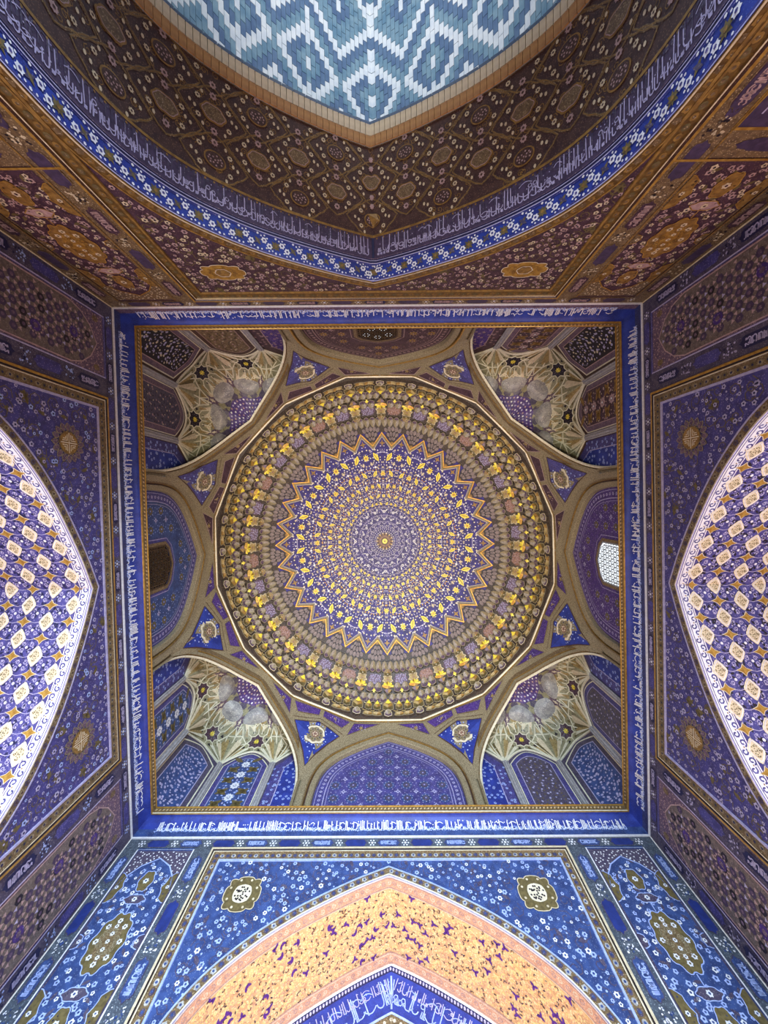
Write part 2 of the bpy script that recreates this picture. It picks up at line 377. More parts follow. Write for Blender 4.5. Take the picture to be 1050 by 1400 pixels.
def make_wall(side):
    W = SW(side); pal = PAL[side]; top = 7.40; rnd = random.Random(ord(side))
    mb = MB(); ts = np.linspace(-ARCH.L, ARCH.L, 181); pts = [ARCH.at(t)[:2] for t in ts]
    mb.grid([[W(x, z) for x, z in pts], [W(x, top) for x, z in pts]], pal['ground'])
    for sg in (-1, 1): mb.poly([W(sg * 3.05, -Z0), W(sg * 5.2, -Z0), W(sg * 5.2, top), W(sg * 3.05, top)], pal['ground'])
    wall = mb.build('wall_' + SIDE_INFO(side), label=LABEL[side], cat='wall', kind='structure')
    # frame moulding in real relief, then the arch band
    mb = MB()
    for o1, h1, o2, h2, m in ((-.045, 0, -.02, .045, pal['edge']), (-.02, .045, .015, .045, pal['edge']), (.015, .045, .03, .02, 'dark' if side != 'f' else 'umber'), (.03, .02, .045, .035, pal['edge']), (.045, .035, .06, .035, 'ivory' if side != 'f' else 'cream'),
                             (.06, .035, .07, .014, pal['frame']), (.07, .014, .19, .014, pal['frame']), (.19, .014, .195, .022, pal['line']), (.195, .022, .225, .022, pal['line']), (.225, .022, .228, 0, pal['line'])):
        strip_frame(mb, W, o1, h1, o2, h2, m)
    mb.build('frame_moulding', wall, label='raised gilt rectangular frame around the arch')
    p = Pt(W)
    step = .105; bead = {'b': 'lobe', 'l': 'stone', 'r': 'stone', 'f': 'ochre'}[side]; core = 'bronze' if side == 'f' else pal['cent']
    for o in (.13,):
        xs = np.arange(-(FX - o), FX - o + .01, step)
        for i, x in enumerate(xs):
            p.disc(x, FZ - o, .045, bead if i % 2 else pal['leaf'], 6, 8, ry=.036)
            p.disc(x, FZ - o, .02, core, 7, 5)
        for sg in (-1, 1):
            for i, z in enumerate(np.arange(FZ - o - step, 2.0, -step)):
                p.disc(sg * (FX - o), z, .036, bead if i % 2 else pal['leaf'], 6, 8, ry=.045)
                p.disc(sg * (FX - o), z, .02, core, 7, 5)
    p.build('frame_beading', wall, kind='stuff')
    mb = MB(); bw = .15
    for o1, h1, o2, h2, m in ((0, 0, 0, .02, pal['line']), (0, .02, .02, .02, 'ivory' if side != 'f' else 'cream'), (.02, .02, .02, .012, pal['band']), (.02, .012, bw - .02, .012, pal['band']), (bw - .02, .012, bw - .02, .02, pal['line']), (bw - .02, .02, bw, .02, pal['line']), (bw, .02, bw, 0, pal['line'])):
        arch_strip(mb, W, ARCH, o1, h1, o2, h2, m, TVIS)
    mb.build('arch_band', wall)
    p = Pt(W)
    for i, t in enumerate(np.arange(-TVIS, TVIS, .11)):
        x, z = ARCH.off(t if abs(t) > .02 else .02, bw / 2)
        p.flower(x, z, .042, bead if i % 2 else pal['field'], pal['cent'] if side == 'b' else ('bronze' if side == 'f' else 'umber'), 5, 5)
    p.build('arch_beading', wall, kind='stuff')
    # spandrel medallions
    for sg in (-1, 1):
        p = Pt(W); cx, cz = sg * 2.43, 6.23
        if side in 'lr':
            for k in range(16):
                a = 2 * PI * k / 16; p.leaf(cx + .25 * math.cos(a), cz + .25 * math.sin(a), .15, .11, a, 'stone', 3); p.leaf(cx + .25 * math.cos(a), cz + .25 * math.sin(a), .12, .08, a, 'mauve', 4)
            p.disc(cx, cz, .19, 'bronze', 5, 24); p.disc(cx, cz, .172, 'ochre', 6, 24)
            for q in range(4):
                a = q * PI / 2; T = lambda x, y: (cx + x * math.cos(a) - y * math.sin(a), cz + x * math.sin(a) + y * math.cos(a))
                for L in ([(0, 0), (0, .16)], [(.035, .13), (.035, .035), (.13, .035)], [(.065, .12), (.065, .065), (.1, .065)]): p.ribbon([T(*z) for z in L], .014, 'ivory', 7)
        elif side == 'b':
            cx = sg * 2.485; cz = 6.28
            p.lobed(cx, cz, .285, .27, 'olive', 4, 8, .16, 48, 'cream', .014, power=.62); p.lobed(cx, cz, .15, .15, 'ivory', 6, 8, .06, 24, power=.8)
            for (u, v) in scatter(cx - .13, cx + .13, cz - .13, cz + .13, .05, 5, lambda u, v: (u - cx)**2 + (v - cz)**2 < .0165): p.disc(u, v, .017, 'dark', 7, 6)
            for a in range(8): p.disc(cx + .24 * math.cos(a * PI / 4 + .39), cz + .24 * math.sin(a * PI / 4 + .39), .022, 'cream', 7, 6)
        else:
            cx = sg * 2.46; cz = 6.27
            p.lobed(cx, cz, .34, .19, 'gold', 4, 8, .18, 48, 'ivory', .012, power=.7); p.lobed(cx, cz, .12, .10, 'ochre', 6, 6, .12, 24, 'ivory', .012)
            for a in range(10): p.curl(cx + .2 * math.cos(a * PI / 5), cz + .11 * math.sin(a * PI / 5), .04, a, 'ochre', .012, 6)
        p.build('medallion', wall, label='gilt medallion painted in the spandrel')
    # spandrel flowers
    def in_sp(u, v):
        if abs(u) > 3.10 or v > 6.85: return False
        mx = 2.46; return ARCH.outside(u, v, .20) and ((abs(u) - mx) / .40)**2 + ((v - 6.25) / (.36 if side != 'f' else .27))**2 > 1
    p = Pt(W); sp = .155 if side != 'f' else .125
    for i, (u, v) in enumerate(scatter(-3.1, 3.1, 2.6, 6.86, .25, 3 + ord(side), in_sp)):
        p.curl(u, v, .12, rnd.uniform(0, 6.3), pal['leaf'], .013, 1, rnd.choice((-1, 1)))
        if i % 3 == 0: p.leaf(u + .05, v + .04, .15, .07, rnd.uniform(0, 6.3), pal['leaf'], 2)
        if i % 9 == 0 and side != 'b': p.star(u, v, .085, .045, 6, pal['leaf'], 2, rnd.random())
    for i, (u, v) in enumerate(scatter(-3.1, 3.1, 2.6, 6.86, sp, 9 + ord(side), in_sp, .4)):
        r = rnd.uniform(.020, .043)
        p.flower(u, v, r, pal['petal'] if rnd.random() < .7 else pal['petal2'], pal['cent'], 3, rnd.choice((5, 6)), rnd.random())
        if i % 2: p.disc(u + .08, v - .04, .016, pal['petal'], 3, 5)
    p.build('painted_flowers', wall, kind='stuff')
    # cartouche border: top band and the upright bands beside the corner panels
    bandm = {'b': 'teal_grey', 'l': 'slate', 'r': 'slate', 'f': 'bronze'}[side]
    mb = MB(); p = Pt(W, mb=mb)
    p.poly([(-5.1, FZ + .05), (5.1, FZ + .05), (5.1, 7.36), (-5.1, 7.36)], bandm, 2)
    for sg in (-1, 1):
        for a, b in ((3.39, 3.72), (4.80, 5.1)): p.poly([(sg * a, 2.0), (sg * b, 2.0), (sg * b, FZ + .06), (sg * a, FZ + .06)], bandm, 2)
        p.ribbon([(sg * 3.72, 2.0), (sg * 3.72, 7.11), (sg * 4.80, 7.11), (sg * 4.80, 2.0)], .022, pal['line'] if side != 'b' else 'white', 5)
        p.ribbon([(sg * 5.085, 2.0), (sg * 5.085, 7.36)], .03, 'white' if side == 'b' else 'cream', 6)
    mb.build('border_band', wall)
    p = Pt(W); per = .64; k = 0
    for i in range(-8, 9):
        x = i * per
        if abs(x) < 4.95:
            cartouche(W, (x, 7.235), .225, .075, False, pal['cart'] if i % 2 else ('night' if side != 'b' else 'cobalt'), None if i % 2 else pal['cart2'], wall, i + 40, pal['field'])
        xr = x + per / 2
        if abs(xr) < 5.0:
            for q in range(6): p.disc(xr + .055 * math.cos(q * PI / 3), 7.235 + .055 * math.sin(q * PI / 3), .018, pal['petal2'], 5, 5)
            p.disc(xr, 7.235, .025, 'white', 5, 6)
    for sg in (-1, 1):
        for bx, hw in ((3.555, .095), (4.945, .085)):
            for j in range(6):
                z = 6.72 - j * .80
                cartouche(W, (sg * bx, z), .27, hw, True, pal['cart'] if j % 2 else ({'b': 'cobalt', 'f': 'plum'}.get(side, 'night')), pal['cart2'] if j % 2 == 0 else None, wall, j + 70, pal['field'])
                for q in range(26): p.disc(sg * bx + rnd.uniform(-hw, hw), z - .40 + rnd.uniform(-.10, .10), rnd.uniform(.008, .019), pal['petal2'] if q % 3 else pal['cent'], 5, 6)
    p.build('band_rosettes', wall, kind='stuff')
    # corner panels
    for sg in (-1, 1):
        mb = MB(); p = Pt(W, mb=mb); x0, x1 = 3.74, 4.78; xc = (x0 + x1) / 2; ztop = 7.09; low = 2.4
        prof = [(x0 + .03, 5.4), (x0 + .03, 6.35), (x0 + .10, 6.58), (x0 + .26, 6.78), (xc, 6.93), (x1 - .26, 6.78), (x1 - .10, 6.58), (x1 - .03, 6.35), (x1 - .03, 5.4)]
        def ztop_at(x): return float(np.interp(x, [a for a, b in prof[1:-1]], [b for a, b in prof[1:-1]]))
        T = lambda x: sg * x
        if side in 'lr':
            p.poly([(T(x0), low), (T(x1), low), (T(x1), ztop), (T(x0), ztop)], 'mauve', 2)
            field = [(x, z) for x, z in prof[1:-1]]
            p.poly([(T(x0 + .03), low)] + [(T(x), z) for x, z in field] + [(T(x1 - .03), low)], 'taupe', 3)
            p.ribbon([(T(x0 + .03), low)] + [(T(x), z) for x, z in field] + [(T(x1 - .03), low)], .02, 'rose', 4)
            sx, sz = .172, .149; j = 0; z = low
            while z < 6.95:
                x = x0 + (.5 * sx if j % 2 else 0)
                while x < x1 + .01:
                    if x0 + .10 < x < x1 - .10 and z < ztop_at(x) - .07:
                        p.disc(T(x), z, .066, 'hexa' if rnd.random() < .82 else 'dark', 4, 6, rot=PI / 6, ry=.066)
                        p.disc(T(x), z, .028, 'mauve', 5, 6)
                        if z + .1 < ztop_at(x) - .05: p.star(T(x), z + .1, .036, .017, 3, 'lilac' if j % 2 else 'rose', 4, PI / 6)
                        if z + .1 < ztop_at(x) - .05: p.star(T(x + sx / 2), z + .05, .036, .017, 3, 'rose', 4, -PI / 6)
                    x += sx
                z += sz; j += 1
            for zz, xx in ((6.42, xc), (5.72, xc - .2), (5.05, xc + .1), (4.4, xc - .1)):
                for q in range(14): p.disc(T(xx) + .115 * math.cos(q * PI / 7), zz + .115 * math.sin(q * PI / 7), .017, 'rose', 6, 5)
                p.disc(T(xx), zz, .085, 'violet', 5, 12); p.disc(T(xx), zz, .04, 'mauve', 6, 8)
            for u, v in scatter(x0, x1, 6.3, 7.08, .075, 77, lambda u, v: v > ztop_at(u) + .03): p.disc(T(u), v, .014, 'rose', 4, 5)
            for u in (x0 + .1, x1 - .1): p.disc(T(u), 6.9, .055, 'bronze', 5, 10, ry=.07)
        else:
            B = side == 'b'; gr = 'cobalt' if B else 'plum'; md = 'olive' if B else 'ochre'; ln = 'pale_blue' if B else 'gold'; low2 = low if B else 4.30
            p.poly([(T(x0), low2), (T(x1), low2), (T(x1), ztop), (T(x0), ztop)], 'slate' if B else 'bronze', 2)
            field = prof[1:-1]
            p.poly([(T(x0 + .03), low2)] + [(T(x), z) for x, z in field] + [(T(x1 - .03), low2)], gr, 3)
            p.ribbon([(T(x), z) for x, z in field], .022, ln, 5)
            cents = [(xc, 5.57, .25, .40)] + ([(xc, 3.25, .25, .40)] if B else [])
            for (mx, mz, a, b) in cents:
                p.lobed(T(mx), mz, a, b, md, 5, 10, .16, 50, ln, .014)
                p.lobed(T(mx), mz, a * .62, b * .62, 'bronze' if B else 'gold', 6, 8, .2, 40)
                for q in range(18): p.curl(T(mx) + a * .5 * math.cos(q * 1.1), mz + b * .5 * math.sin(q * 1.1) * ((q % 3 + 1) / 3), .05, q, 'stone' if B else 'ochre', .012, 7)
                for q in range(5): p.flower(T(mx), mz + (q - 2) * b * .26, .03, pal['petal2'], 'olive', 8)
                for q in range(8):
                    aa = q * PI / 4; p.flower(T(mx) + a * .72 * math.cos(aa), mz + b * .72 * math.sin(aa), .038, pal['petal2'], 'olive', 7)
                for dz in (.62, -.62):
                    p.lobed(T(mx), mz + dz, .17, .075, 'slate' if B else 'rose', 5, 6, .2, 30, ln, .012); p.flower(T(mx), mz + dz, .04, pal['petal2'], gr, 7)
                    p.ribbon([(T(mx), mz + dz * .65), (T(mx), mz + dz * .88)], .014, ln, 5)
                    p.lobed(T(mx), mz + dz * 1.5, .12, .18, md if B else 'ochre', 5, 6, .18, 30, ln, .012)
                    p.flower(T(mx), mz + dz * 1.5, .045, pal['petal2'], gr, 7)
                for dz in (.82, 0, -.82):
                    for q in (-1, 1):
                        ux = mx + q * .50; a2 = .15 if dz else .10; b2 = .26 if dz else .10
                        pts = [(T(ux - q * a2 * (math.cos(k * PI / 12) * (1 + .14 * math.cos(4 * k * PI / 6)))), mz + dz + b2 * math.sin(k * PI / 12)) for k in range(-6, 7)]
                        p.poly(pts, md if dz else ('slate' if B else 'bronze'), 5); p.ribbon(pts, .012, ln, 6); p.flower(T(ux - q * .06), mz + dz, .03, pal['petal2'], gr, 7)
            ok = lambda u, v: v < ztop_at(u) - .05 and all(((u - mx) / (a + .04))**2 + ((v - mz) / (b + .04))**2 > 1 for mx, mz, a, b in cents)
            for i, (u, v) in enumerate(scatter(x0 + .05, x1 - .05, low2 + .05, 6.9, .125 if B else .105, 31, ok, .42)):
                p.flower(T(u), v, rnd.uniform(.022, .04), pal['petal'] if i % 3 else pal['petal2'], pal['cent'], 4, 5, rnd.random())
                if i % 4 == 0: p.leaf(T(u + .06), v + .03, .12, .05, rnd.uniform(0, 6), pal['leaf'], 4)
            for u, v in scatter(x0 + .03, x1 - .03, 6.35, 7.08, .07, 78, lambda u, v: v > ztop_at(u) + .03): p.disc(T(u), v, .015, pal['petal2'] if B else 'cream', 4, 5)
            if not B:
                p.ribbon([(T(3.39), 4.30), (T(5.08), 4.30)], .03, 'gold', 6)
                p.poly([(T(3.40), 2.0), (T(5.08), 2.0), (T(5.08), 4.28), (T(3.40), 4.28)], 'bronze', 3)
                p.poly([(T(3.72), 2.6), (T(4.82), 2.6), (T(4.82), 3.95), (T(3.72), 3.95)], 'hexa', 4)
                p.ribbon([(T(3.72), 2.6), (T(3.72), 3.95), (T(4.82), 3.95), (T(4.82), 2.6)], .05, 'gold', 5)
                script(p, lambda a, b: (T(3.78) + sg * a, 3.15 + b), 1.0, .72, 'lilac', 12, .016, .22, 6); script(p, lambda a, b: (T(3.78) + sg * a, 2.62 + b), 1.0, .5, 'lilac', 13, .016, .3, 6)
                p.lobed(T(4.27), 4.12, .36, .08, 'hexa', 5, 12, .1, 40)
                p.lobed(T(3.56), 3.55, .085, .30, 'hexa', 5, 12, .1, 40)
        mb.build('corner_panel', wall)
    return wall
WALLS = {s: make_wall(s) for s in 'lrfb'}

# ------------------------------------------------------------------ niche vaults
def vault(side, depth, m, dmin=0.0, name='vault_soffit', T=ARCH.L):
    S = SS(side); mb = MB(); ts = np.linspace(-T, T, 161)
    mb.grid([[S(t, d) for t in ts] for d in (dmin, depth)], m); return mb.build(name, WALLS[side])
def end_wall(side, depth, m):
    W = SW(side); mb = MB(); ts = np.linspace(-ARCH.L, ARCH.L, 121); pts = [ARCH.at(t)[:2] for t in ts]
    mb.grid([[W(x, z, -depth) for x, z in pts], [W(x, -Z0, -depth) for x, z in pts]], m); return mb.build('niche_back', WALLS[side])
def line_t(p, d, t0, t1, wd, m, lv, n=90): p.ribbon([(t, d) for t in np.linspace(t0, t1, n)], wd, m, lv)
def build_side_niche(side):
    wall = WALLS[side]; vault(side, 1.75, 'indigo'); end_wall(side, 1.75, 'plainblue')
    S = SS(side); TT = 4.6; p = Pt(S)
    # scroll border
    bw = .19; ts = np.linspace(-TT, TT, 121)
    p.mb.grid([[S(t, .01, .003) for t in ts], [S(t, bw, .003) for t in ts]], 'white')
    for d in (.012, .035, bw - .03, bw): line_t(p, d, -TT, TT, .011, 'violet' if d != .012 else 'white', 2)
    for i, t in enumerate(np.arange(-TT, TT, .11)):
        p.curl(t, .1 + .018 * (1 if i % 2 else -1), .055, 0 if i % 2 else PI, 'indigo', .021, 2, 1 if i % 2 else -1, 9, 1.1)
        if i % 2: p.flower(t + .055, .1, .028, 'white', 'ochre', 3, 5)
    p.build('scroll_border', wall)
    # lattice of medallion tiles and crosses
    du, dv = .27, .385
    p = Pt(S)
    sq = None; rnd = random.Random(4)
    def frame(t, d):
        q = np.array(S(t, d, .004)); a = np.array(S(t + .01, d, .004)); b = np.array(S(t, d + .01, .004)); X = nrm(a - q); Y = nrm(b - q); return q, X, Y, nrm(np.cross(X, Y))
    lp = Pt(lambda u, v, h=0.0: (u, v, h if side in 'rf' else -h), .004)
    sgn = 1
    def local(fn):
        q, X, Y, Z = frame(.8, .8); up = np.array(S(.8, .8, .1)) - np.array(S(.8, .8, 0.0)); s2 = 1 if np.dot(Z, up) > 0 else -1
        l = Pt(lambda u, v, h=0.0: (u, v, s2 * h), .003); fn(l); return l.mb.mesh('tile', True)
    def sqf(l, cu=0.0, cv=0.0):
        l.lobed(cu, cv, .160, .122, 'ivory', 1, 16, .07, 48, None, power=1.6)
        l.lobed(cu, cv, .130, .098, 'cream', 2, 8, .0, 32, 'white', .010, power=1.65)
        for (u, v) in scatter(-.12, .12, -.12, .12, .032, 3, lambda u, v: abs(u) / .125 + abs(v) / .092 < .9): l.disc(cu + u, cv + v, .009, 'olive', 4, 5)
    def crf(l, cu=0.0, cv=0.0):
        R_ = lambda k: 1 if k % 4 == 0 else (.50 if k % 2 == 0 else .60)
        l.fan([(cu + .095 * math.cos(k * PI / 8) * R_(k), cv + .13 * math.sin(k * PI / 8) * R_(k)) for k in range(16)], 'ivory', 1, (cu, cv))
        l.fan([(cu + .080 * math.cos(k * PI / 8) * R_(k), cv + .112 * math.sin(k * PI / 8) * R_(k)) for k in range(16)], 'gold', 2, (cu, cv))
    msq = local(sqf); mcr = local(crf)
    for i in range(-16, 17):
        for j in range(0, 5):
            t = i * du; d = bw + .06 + j * dv
            if d > 1.75: continue
            q, X, Y, Z = frame(t + .0001, d); k = (i + j) % 2
            if i == 0:
                l0 = Pt(S, .004); (sqf if k else crf)(l0, t, d); l0.build('medallion_tile' if k else 'cross_tile', wall)
            else: inst('medallion_tile' if k else 'cross_tile', msq if k else mcr, q, X, Y, Z, wall)
            for (a, b) in ((du, dv / 2), (du / 2, dv)):   # white strapwork to the diagonal neighbours
                pass
            for a in (-1, 1):
                p.ribbon([(t + a * .13 * k, d), (t + a * du * .5, d + .02), (t + a * (du - .11 * (1 - k)), d)], .009, 'lilac', 2)
            if d + dv < 1.75: p.ribbon([(t, d + .1), (t + .02, d + dv / 2), (t, d + dv - .1)], .009, 'lilac', 2)
            for q in range(12): p.leaf(t + rnd.uniform(0, du), d + rnd.uniform(0, dv), .075, .04, rnd.uniform(0, 6.3), 'night' if side == 'l' else 'dark', 1)
            cx, cy = t + du / 2, d + dv / 2
            for a, b, r in ((0, 0, .024), (.07, .05, .015), (-.07, .05, .015), (.07, -.06, .015), (-.07, -.06, .015), (.0, .11, .014), (0, -.11, .014)):
                p.disc(cx + a, cy + b, r, 'white' if r > .02 else 'lilac', 3, 6)
            for a in range(4): p.curl(cx + .06 * math.cos(a * PI / 2 + .8), cy + .09 * math.sin(a * PI / 2 + .8), .04, a * 1.6, 'lilac', .011, 1)
    p.build('painted_strapwork', wall, kind='stuff')
build_side_niche('l'); build_side_niche('r')

def build_back_niche():
    wall = WALLS['b']; D = 1.62; vault('b', D, 'apricot'); S = SS('b'); TT = 4.6
    p = Pt(S); ts = np.linspace(-TT, TT, 141)
    for a, b in ((0, .22), (D - .24, D)): p.mb.grid([[S(t, a, .004) for t in ts], [S(t, b, .004) for t in ts]], 'salmon')
    for d, m in ((.008, 'white'), (.03, 'rose'), (.20, 'rose'), (.22, 'ivory'), (D - .24, 'rose'), (D - .21, 'ivory'), (D - .05, 'rose'), (D - .015, 'white')): line_t(p, d, -TT, TT, .02 if m == 'white' else .012, m, 2, 120)
    for i, t in enumerate(np.arange(-TT, TT, .10)):
        for d in (.115, D - .13): p.curl(t, d, .045, i, 'rose' if i % 2 else 'ivory', .013, 2, 1 if i % 2 else -1)
    p.build('soffit_border', wall)
    p = Pt(S); rnd = random.Random(8); pts = scatter(0.02, TT, .24, D - .26, .082, 21, jit=.42)
    for i, (t, d) in enumerate(pts):
        r = rnd.random(); rot = rnd.uniform(0, 6.3)
        for sg in (-1, 1):
            if r < .075:
                for a in range(3): p.leaf(sg * t + .03 * math.cos(sg * rot + a * 2.1), d + .03 * math.sin(rot + a * 2.1), .085, .042, sg * (rot + a * 2.1), 'purple', 3)
                p.disc(sg * t, d, .022, 'purple', 3, 7)
            elif r < .34: p.curl(sg * t, d, rnd.uniform(.022, .04), sg * rot, 'plum', .012, 3, sg, 6, .6)
            elif r < .50: p.leaf(sg * t, d, .055, .024, sg * rot, 'plum' if r < .44 else 'russet', 3)
            else: p.flower(sg * t, d, rnd.uniform(.022, .040), 'amber', 'apricot' if r < .8 else 'salmon', 2, 5, rot)
            if r > .6: p.curl(sg * t + .03, d + .04, .05, sg * rot, 'salmon', .010, 2, sg)
    p.build('painted_arabesque', wall, kind='stuff')
    # lunette with its inscription band
    end_wall('b', D, 'cobalt'); W = SW('b'); Wd = lambda s, z, h=0.0: W(s, z, h - D)
    p = Pt(Wd); T2 = 4.0
    def band(o1, o2, m, lv):
        ts = [t for t in np.linspace(-T2, T2, 121)]
        p.mb.grid([[Wd(*ARCH.off(t, -o1), .003 * lv) for t in ts], [Wd(*ARCH.off(t, -o2), .003 * lv) for t in ts]], m)
    band(0, .03, 'white', 3); band(.03, .11, 'night', 2); band(.11, .60, 'ultramarine', 2); band(.60, .63, 'pale_blue', 3); band(.63, .75, 'bronze', 2); band(.75, .77, 'gold', 3); band(.77, 1.3, 'cobalt', 2)
    for t in np.arange(-T2, T2, .055):
        if abs(t) < .03: continue
        x, z = ARCH.off(t, -.07); p.disc(x, z, .018, 'lilac', 4, 5, ry=.03)
    for sg in (-1, 1):
        F = lambda a, b: ARCH.off(sg * (.09 + a), -(.56 - b))
        script(p, F, 3.2, .40, 'pale_blue', 15 + sg, .016, .17, 4)
        F2 = lambda a, b: ARCH.off(sg * (.16 + a), -(.36 - b))
        script(p, F2, 3.2, .20, 'lilac', 35 + sg, .012, .4, 5)
    p.ribbon([(0, 5.98), (0, 6.42)], .03, 'pale_blue', 4)
    for t in np.arange(-T2, T2, .12):
        x, z = ARCH.off(t if abs(t) > .02 else .02, -.69); p.disc(x, z, .025, 'ivory', 4, 6)
    p.build('lunette_inscription', wall, label='blue lunette band with pale calligraphic inscription')
build_back_niche()

BRICK_D = 2.15
def build_front_portal():
    wall = WALLS['f']; vault('f', 2.52, 'umber'); S = SS('f'); TT = 5.2; ts = np.linspace(-TT, TT, 151)
    b1, b2, b3 = .285, .36, .72
    p = Pt(S); G = lambda a, b, m, lv: p.mb.grid([[S(t, a, .003 * lv) for t in ts], [S(t, b, .003 * lv) for t in ts]], m)
    G(0, b1, 'ultramarine', 1)
    for d, m in ((.006, 'lilac'), (.03, 'indigo'), (b1 - .03, 'indigo'), (b1, 'lilac')): line_t(p, d, -TT, TT, .014, m, 3)
    for i in range(int(TT / .27)):
        for sg in (-1, 1):
            t = sg * (.02 + i * .27); cy = .145
            if i % 2 == 0:
                p.star(t, cy, .085, .035, 4, 'olive', 3, PI / 4); p.star(t, cy, .07, .03, 4, 'olive', 4, 0); p.disc(t, cy, .022, 'ochre', 5, 6)
            else: p.leaf(t, cy, .14, .05, .9 * sg, 'olive', 3); p.leaf(t, cy, .14, .05, .9 * sg + PI / 2, 'slate', 3)
            for a, b in ((.095, .03), (-.095, -.03)): p.flower(t + a, cy + b, .042, 'white', 'indigo', 4, 6)
            for a, b in ((.05, .085), (-.05, -.085), (.13, -.07), (-.13, .07), (.0, .105), (0, -.105), (.1, .1), (-.1, -.1), (.06, -.1)): p.disc(t + a, cy + b, .014 if a else .018, 'white', 4, 5)
    p.build('floral_band', wall, label='vivid blue band of white and green flowers')
    p = Pt(S)
    G(b1 + .004, b2, 'night', 1); G(b2, b3, 'hexa', 1)
    line_t(p, b2 - .03, -TT, TT, .010, 'lilac', 2); line_t(p, b2, -TT, TT, .010, 'mauve', 2)
    for sg in (-1, 1):
        script(p, lambda a, b: (sg * (.07 + a), b2 + .03 + b), TT - .2, .16, 'lilac', 51 + sg, .013, .42, 3)
        script(p, lambda a, b: (sg * (.07 + a), b2 + .06 + b), TT - .2, .28, 'lilac', 61 + sg, .012, .40, 3)
        script(p, lambda a, b: (sg * (.3 + a), b3 - .02 - b), TT - .4, .18, 'slate', 71 + sg, .012, .45, 3)
    p.ribbon([(0, b2 + .02), (0, b3 - .02)], .05, 'night', 4)
    p.build('inscription_band', wall, label='dark violet band of calligraphic inscription')
    # brown ogival lattice
    p = Pt(S); G(b3 - .015, b3 + .02, 'ochre', 3); rnd = random.Random(3)
    for t in np.arange(-TT, TT, .06): p.disc(t, b3 - .04, .016, 'ochre' if int(t / .06) % 2 else 'umber', 3, 5)
    a0, d0 = .62, .60; dc0 = b3 + .26
    p.build('gold_line', wall)
    p = Pt(S); meds = []
    for i in range(-8, 9):
        for j in range(0, 3):
            t = i * a0; d = dc0 + j * d0 * 1.0 + (0 if i % 2 == 0 else d0 / 2)
            if d > BRICK_D + .1 or abs(t) > TT: continue
            meds.append((t, d, (i + j) % 2))
            hw, hh = a0 * .62, d0 * .50
            og = []
            for k in range(24):
                q = 2 * PI * k / 24; cx, cy = math.cos(q), math.sin(q)
                rr = 1 + .13 * math.cos(4 * q) + .05 * math.cos(8 * q); og.append((t + hw * cx * rr, min(max(d + hh * cy * rr, b3 + .02), BRICK_D)))
            p.ribbon(og, .028, 'bronze', 2, True); p.ribbon(og, .008, 'ochre', 3, True)
            for (x, y) in ((a0 * .33, d0 * .2), (-a0 * .33, d0 * .2), (a0 * .33, -d0 * .2), (-a0 * .33, -d0 * .2), (0, d0 * .38), (0, -d0 * .38)):
                if b3 + .04 < d + y < BRICK_D - .03: p.flower(t + x, d + y, .034 if x else .045, 'cream' if x else 'rose', 'umber', 4, 8)
            for (x, y) in ((a0 * .5, 0), (-a0 * .5, 0), (a0 * .24, d0 * .34), (-a0 * .24, d0 * .34), (a0 * .24, -d0 * .34), (-a0 * .24, -d0 * .34), (a0 * .4, .03), (-a0 * .4, -.03)):
                if b3 + .03 < d + y < BRICK_D - .02: p.disc(t + x, d + y, .02, 'cream', 4, 6, ry=.028)
            for q in range(10):
                x, y = rnd.uniform(-.28, .28), rnd.uniform(-.27, .27)
                if b3 + .04 < d + y < BRICK_D - .03: p.curl(t + x, d + y, .05, q, 'ochre', .009, 1)
    p.build('painted_strapwork', wall, kind='stuff')
    for (t, d, k) in meds:
        if d + .16 > BRICK_D: continue
        p = Pt(S)
        if k:
            p.lobed(t, d, .17, .125, 'ochre', 4, 6, .14, 30); p.lobed(t, d, .145, .10, 'bronze', 5, 6, .14, 30, 'rose', .009)
        else:
            p.disc(t, d, .15, 'ochre', 4, 20, ry=.115); p.disc(t, d, .13, 'umber', 5, 20, ry=.098)
            for u, v in scatter(t - .1, t + .1, d - .09, d + .09, .045, 2, lambda u, v: ((u - t) / .095)**2 + ((v - d) / .075)**2 < 1): p.disc(u, v, .013, 'rose', 6, 5)
        p.build('painted_medallion', wall)
    # voussoirs on the outer edge
    mb = MB(); mb.grid([[S(t, BRICK_D - .005, .012) for t in ts], [S(t, 2.52, .012) for t in ts]], 'mortar'); mb.build('mortar_bed', wall)
    def brick_mesh(a, b, m):
        q = MB(); q.box((0, 0, 0), (a, 0, 0), (0, b, 0), (0, 0, .022), m); return q.mesh('brick', True)
    mt, mc, mn = brick_mesh(.047, .078, 'brick_tan'), brick_mesh(.041, .088, 'brick_cream'), brick_mesh(.085, .022, 'brick_navy')
    def place(me, t, d):
        q = np.array(S(t, d, .014)); X = nrm(np.array(S(t + .01, d, .014)) - q); Y = np.array((0, -1.0, 0)); inst('brick', me, q, X, Y, np.cross(X, Y), wall)
    for i in range(44):
        for sg in (-1, 1):
            place(mt, sg * (.052 + i * .104), BRICK_D + .08); place(mc, sg * (.047 + i * .094), BRICK_D + .255)
            if i < 22: place(mn, sg * (.09 + i * .185), BRICK_D + .365)
build_front_portal()

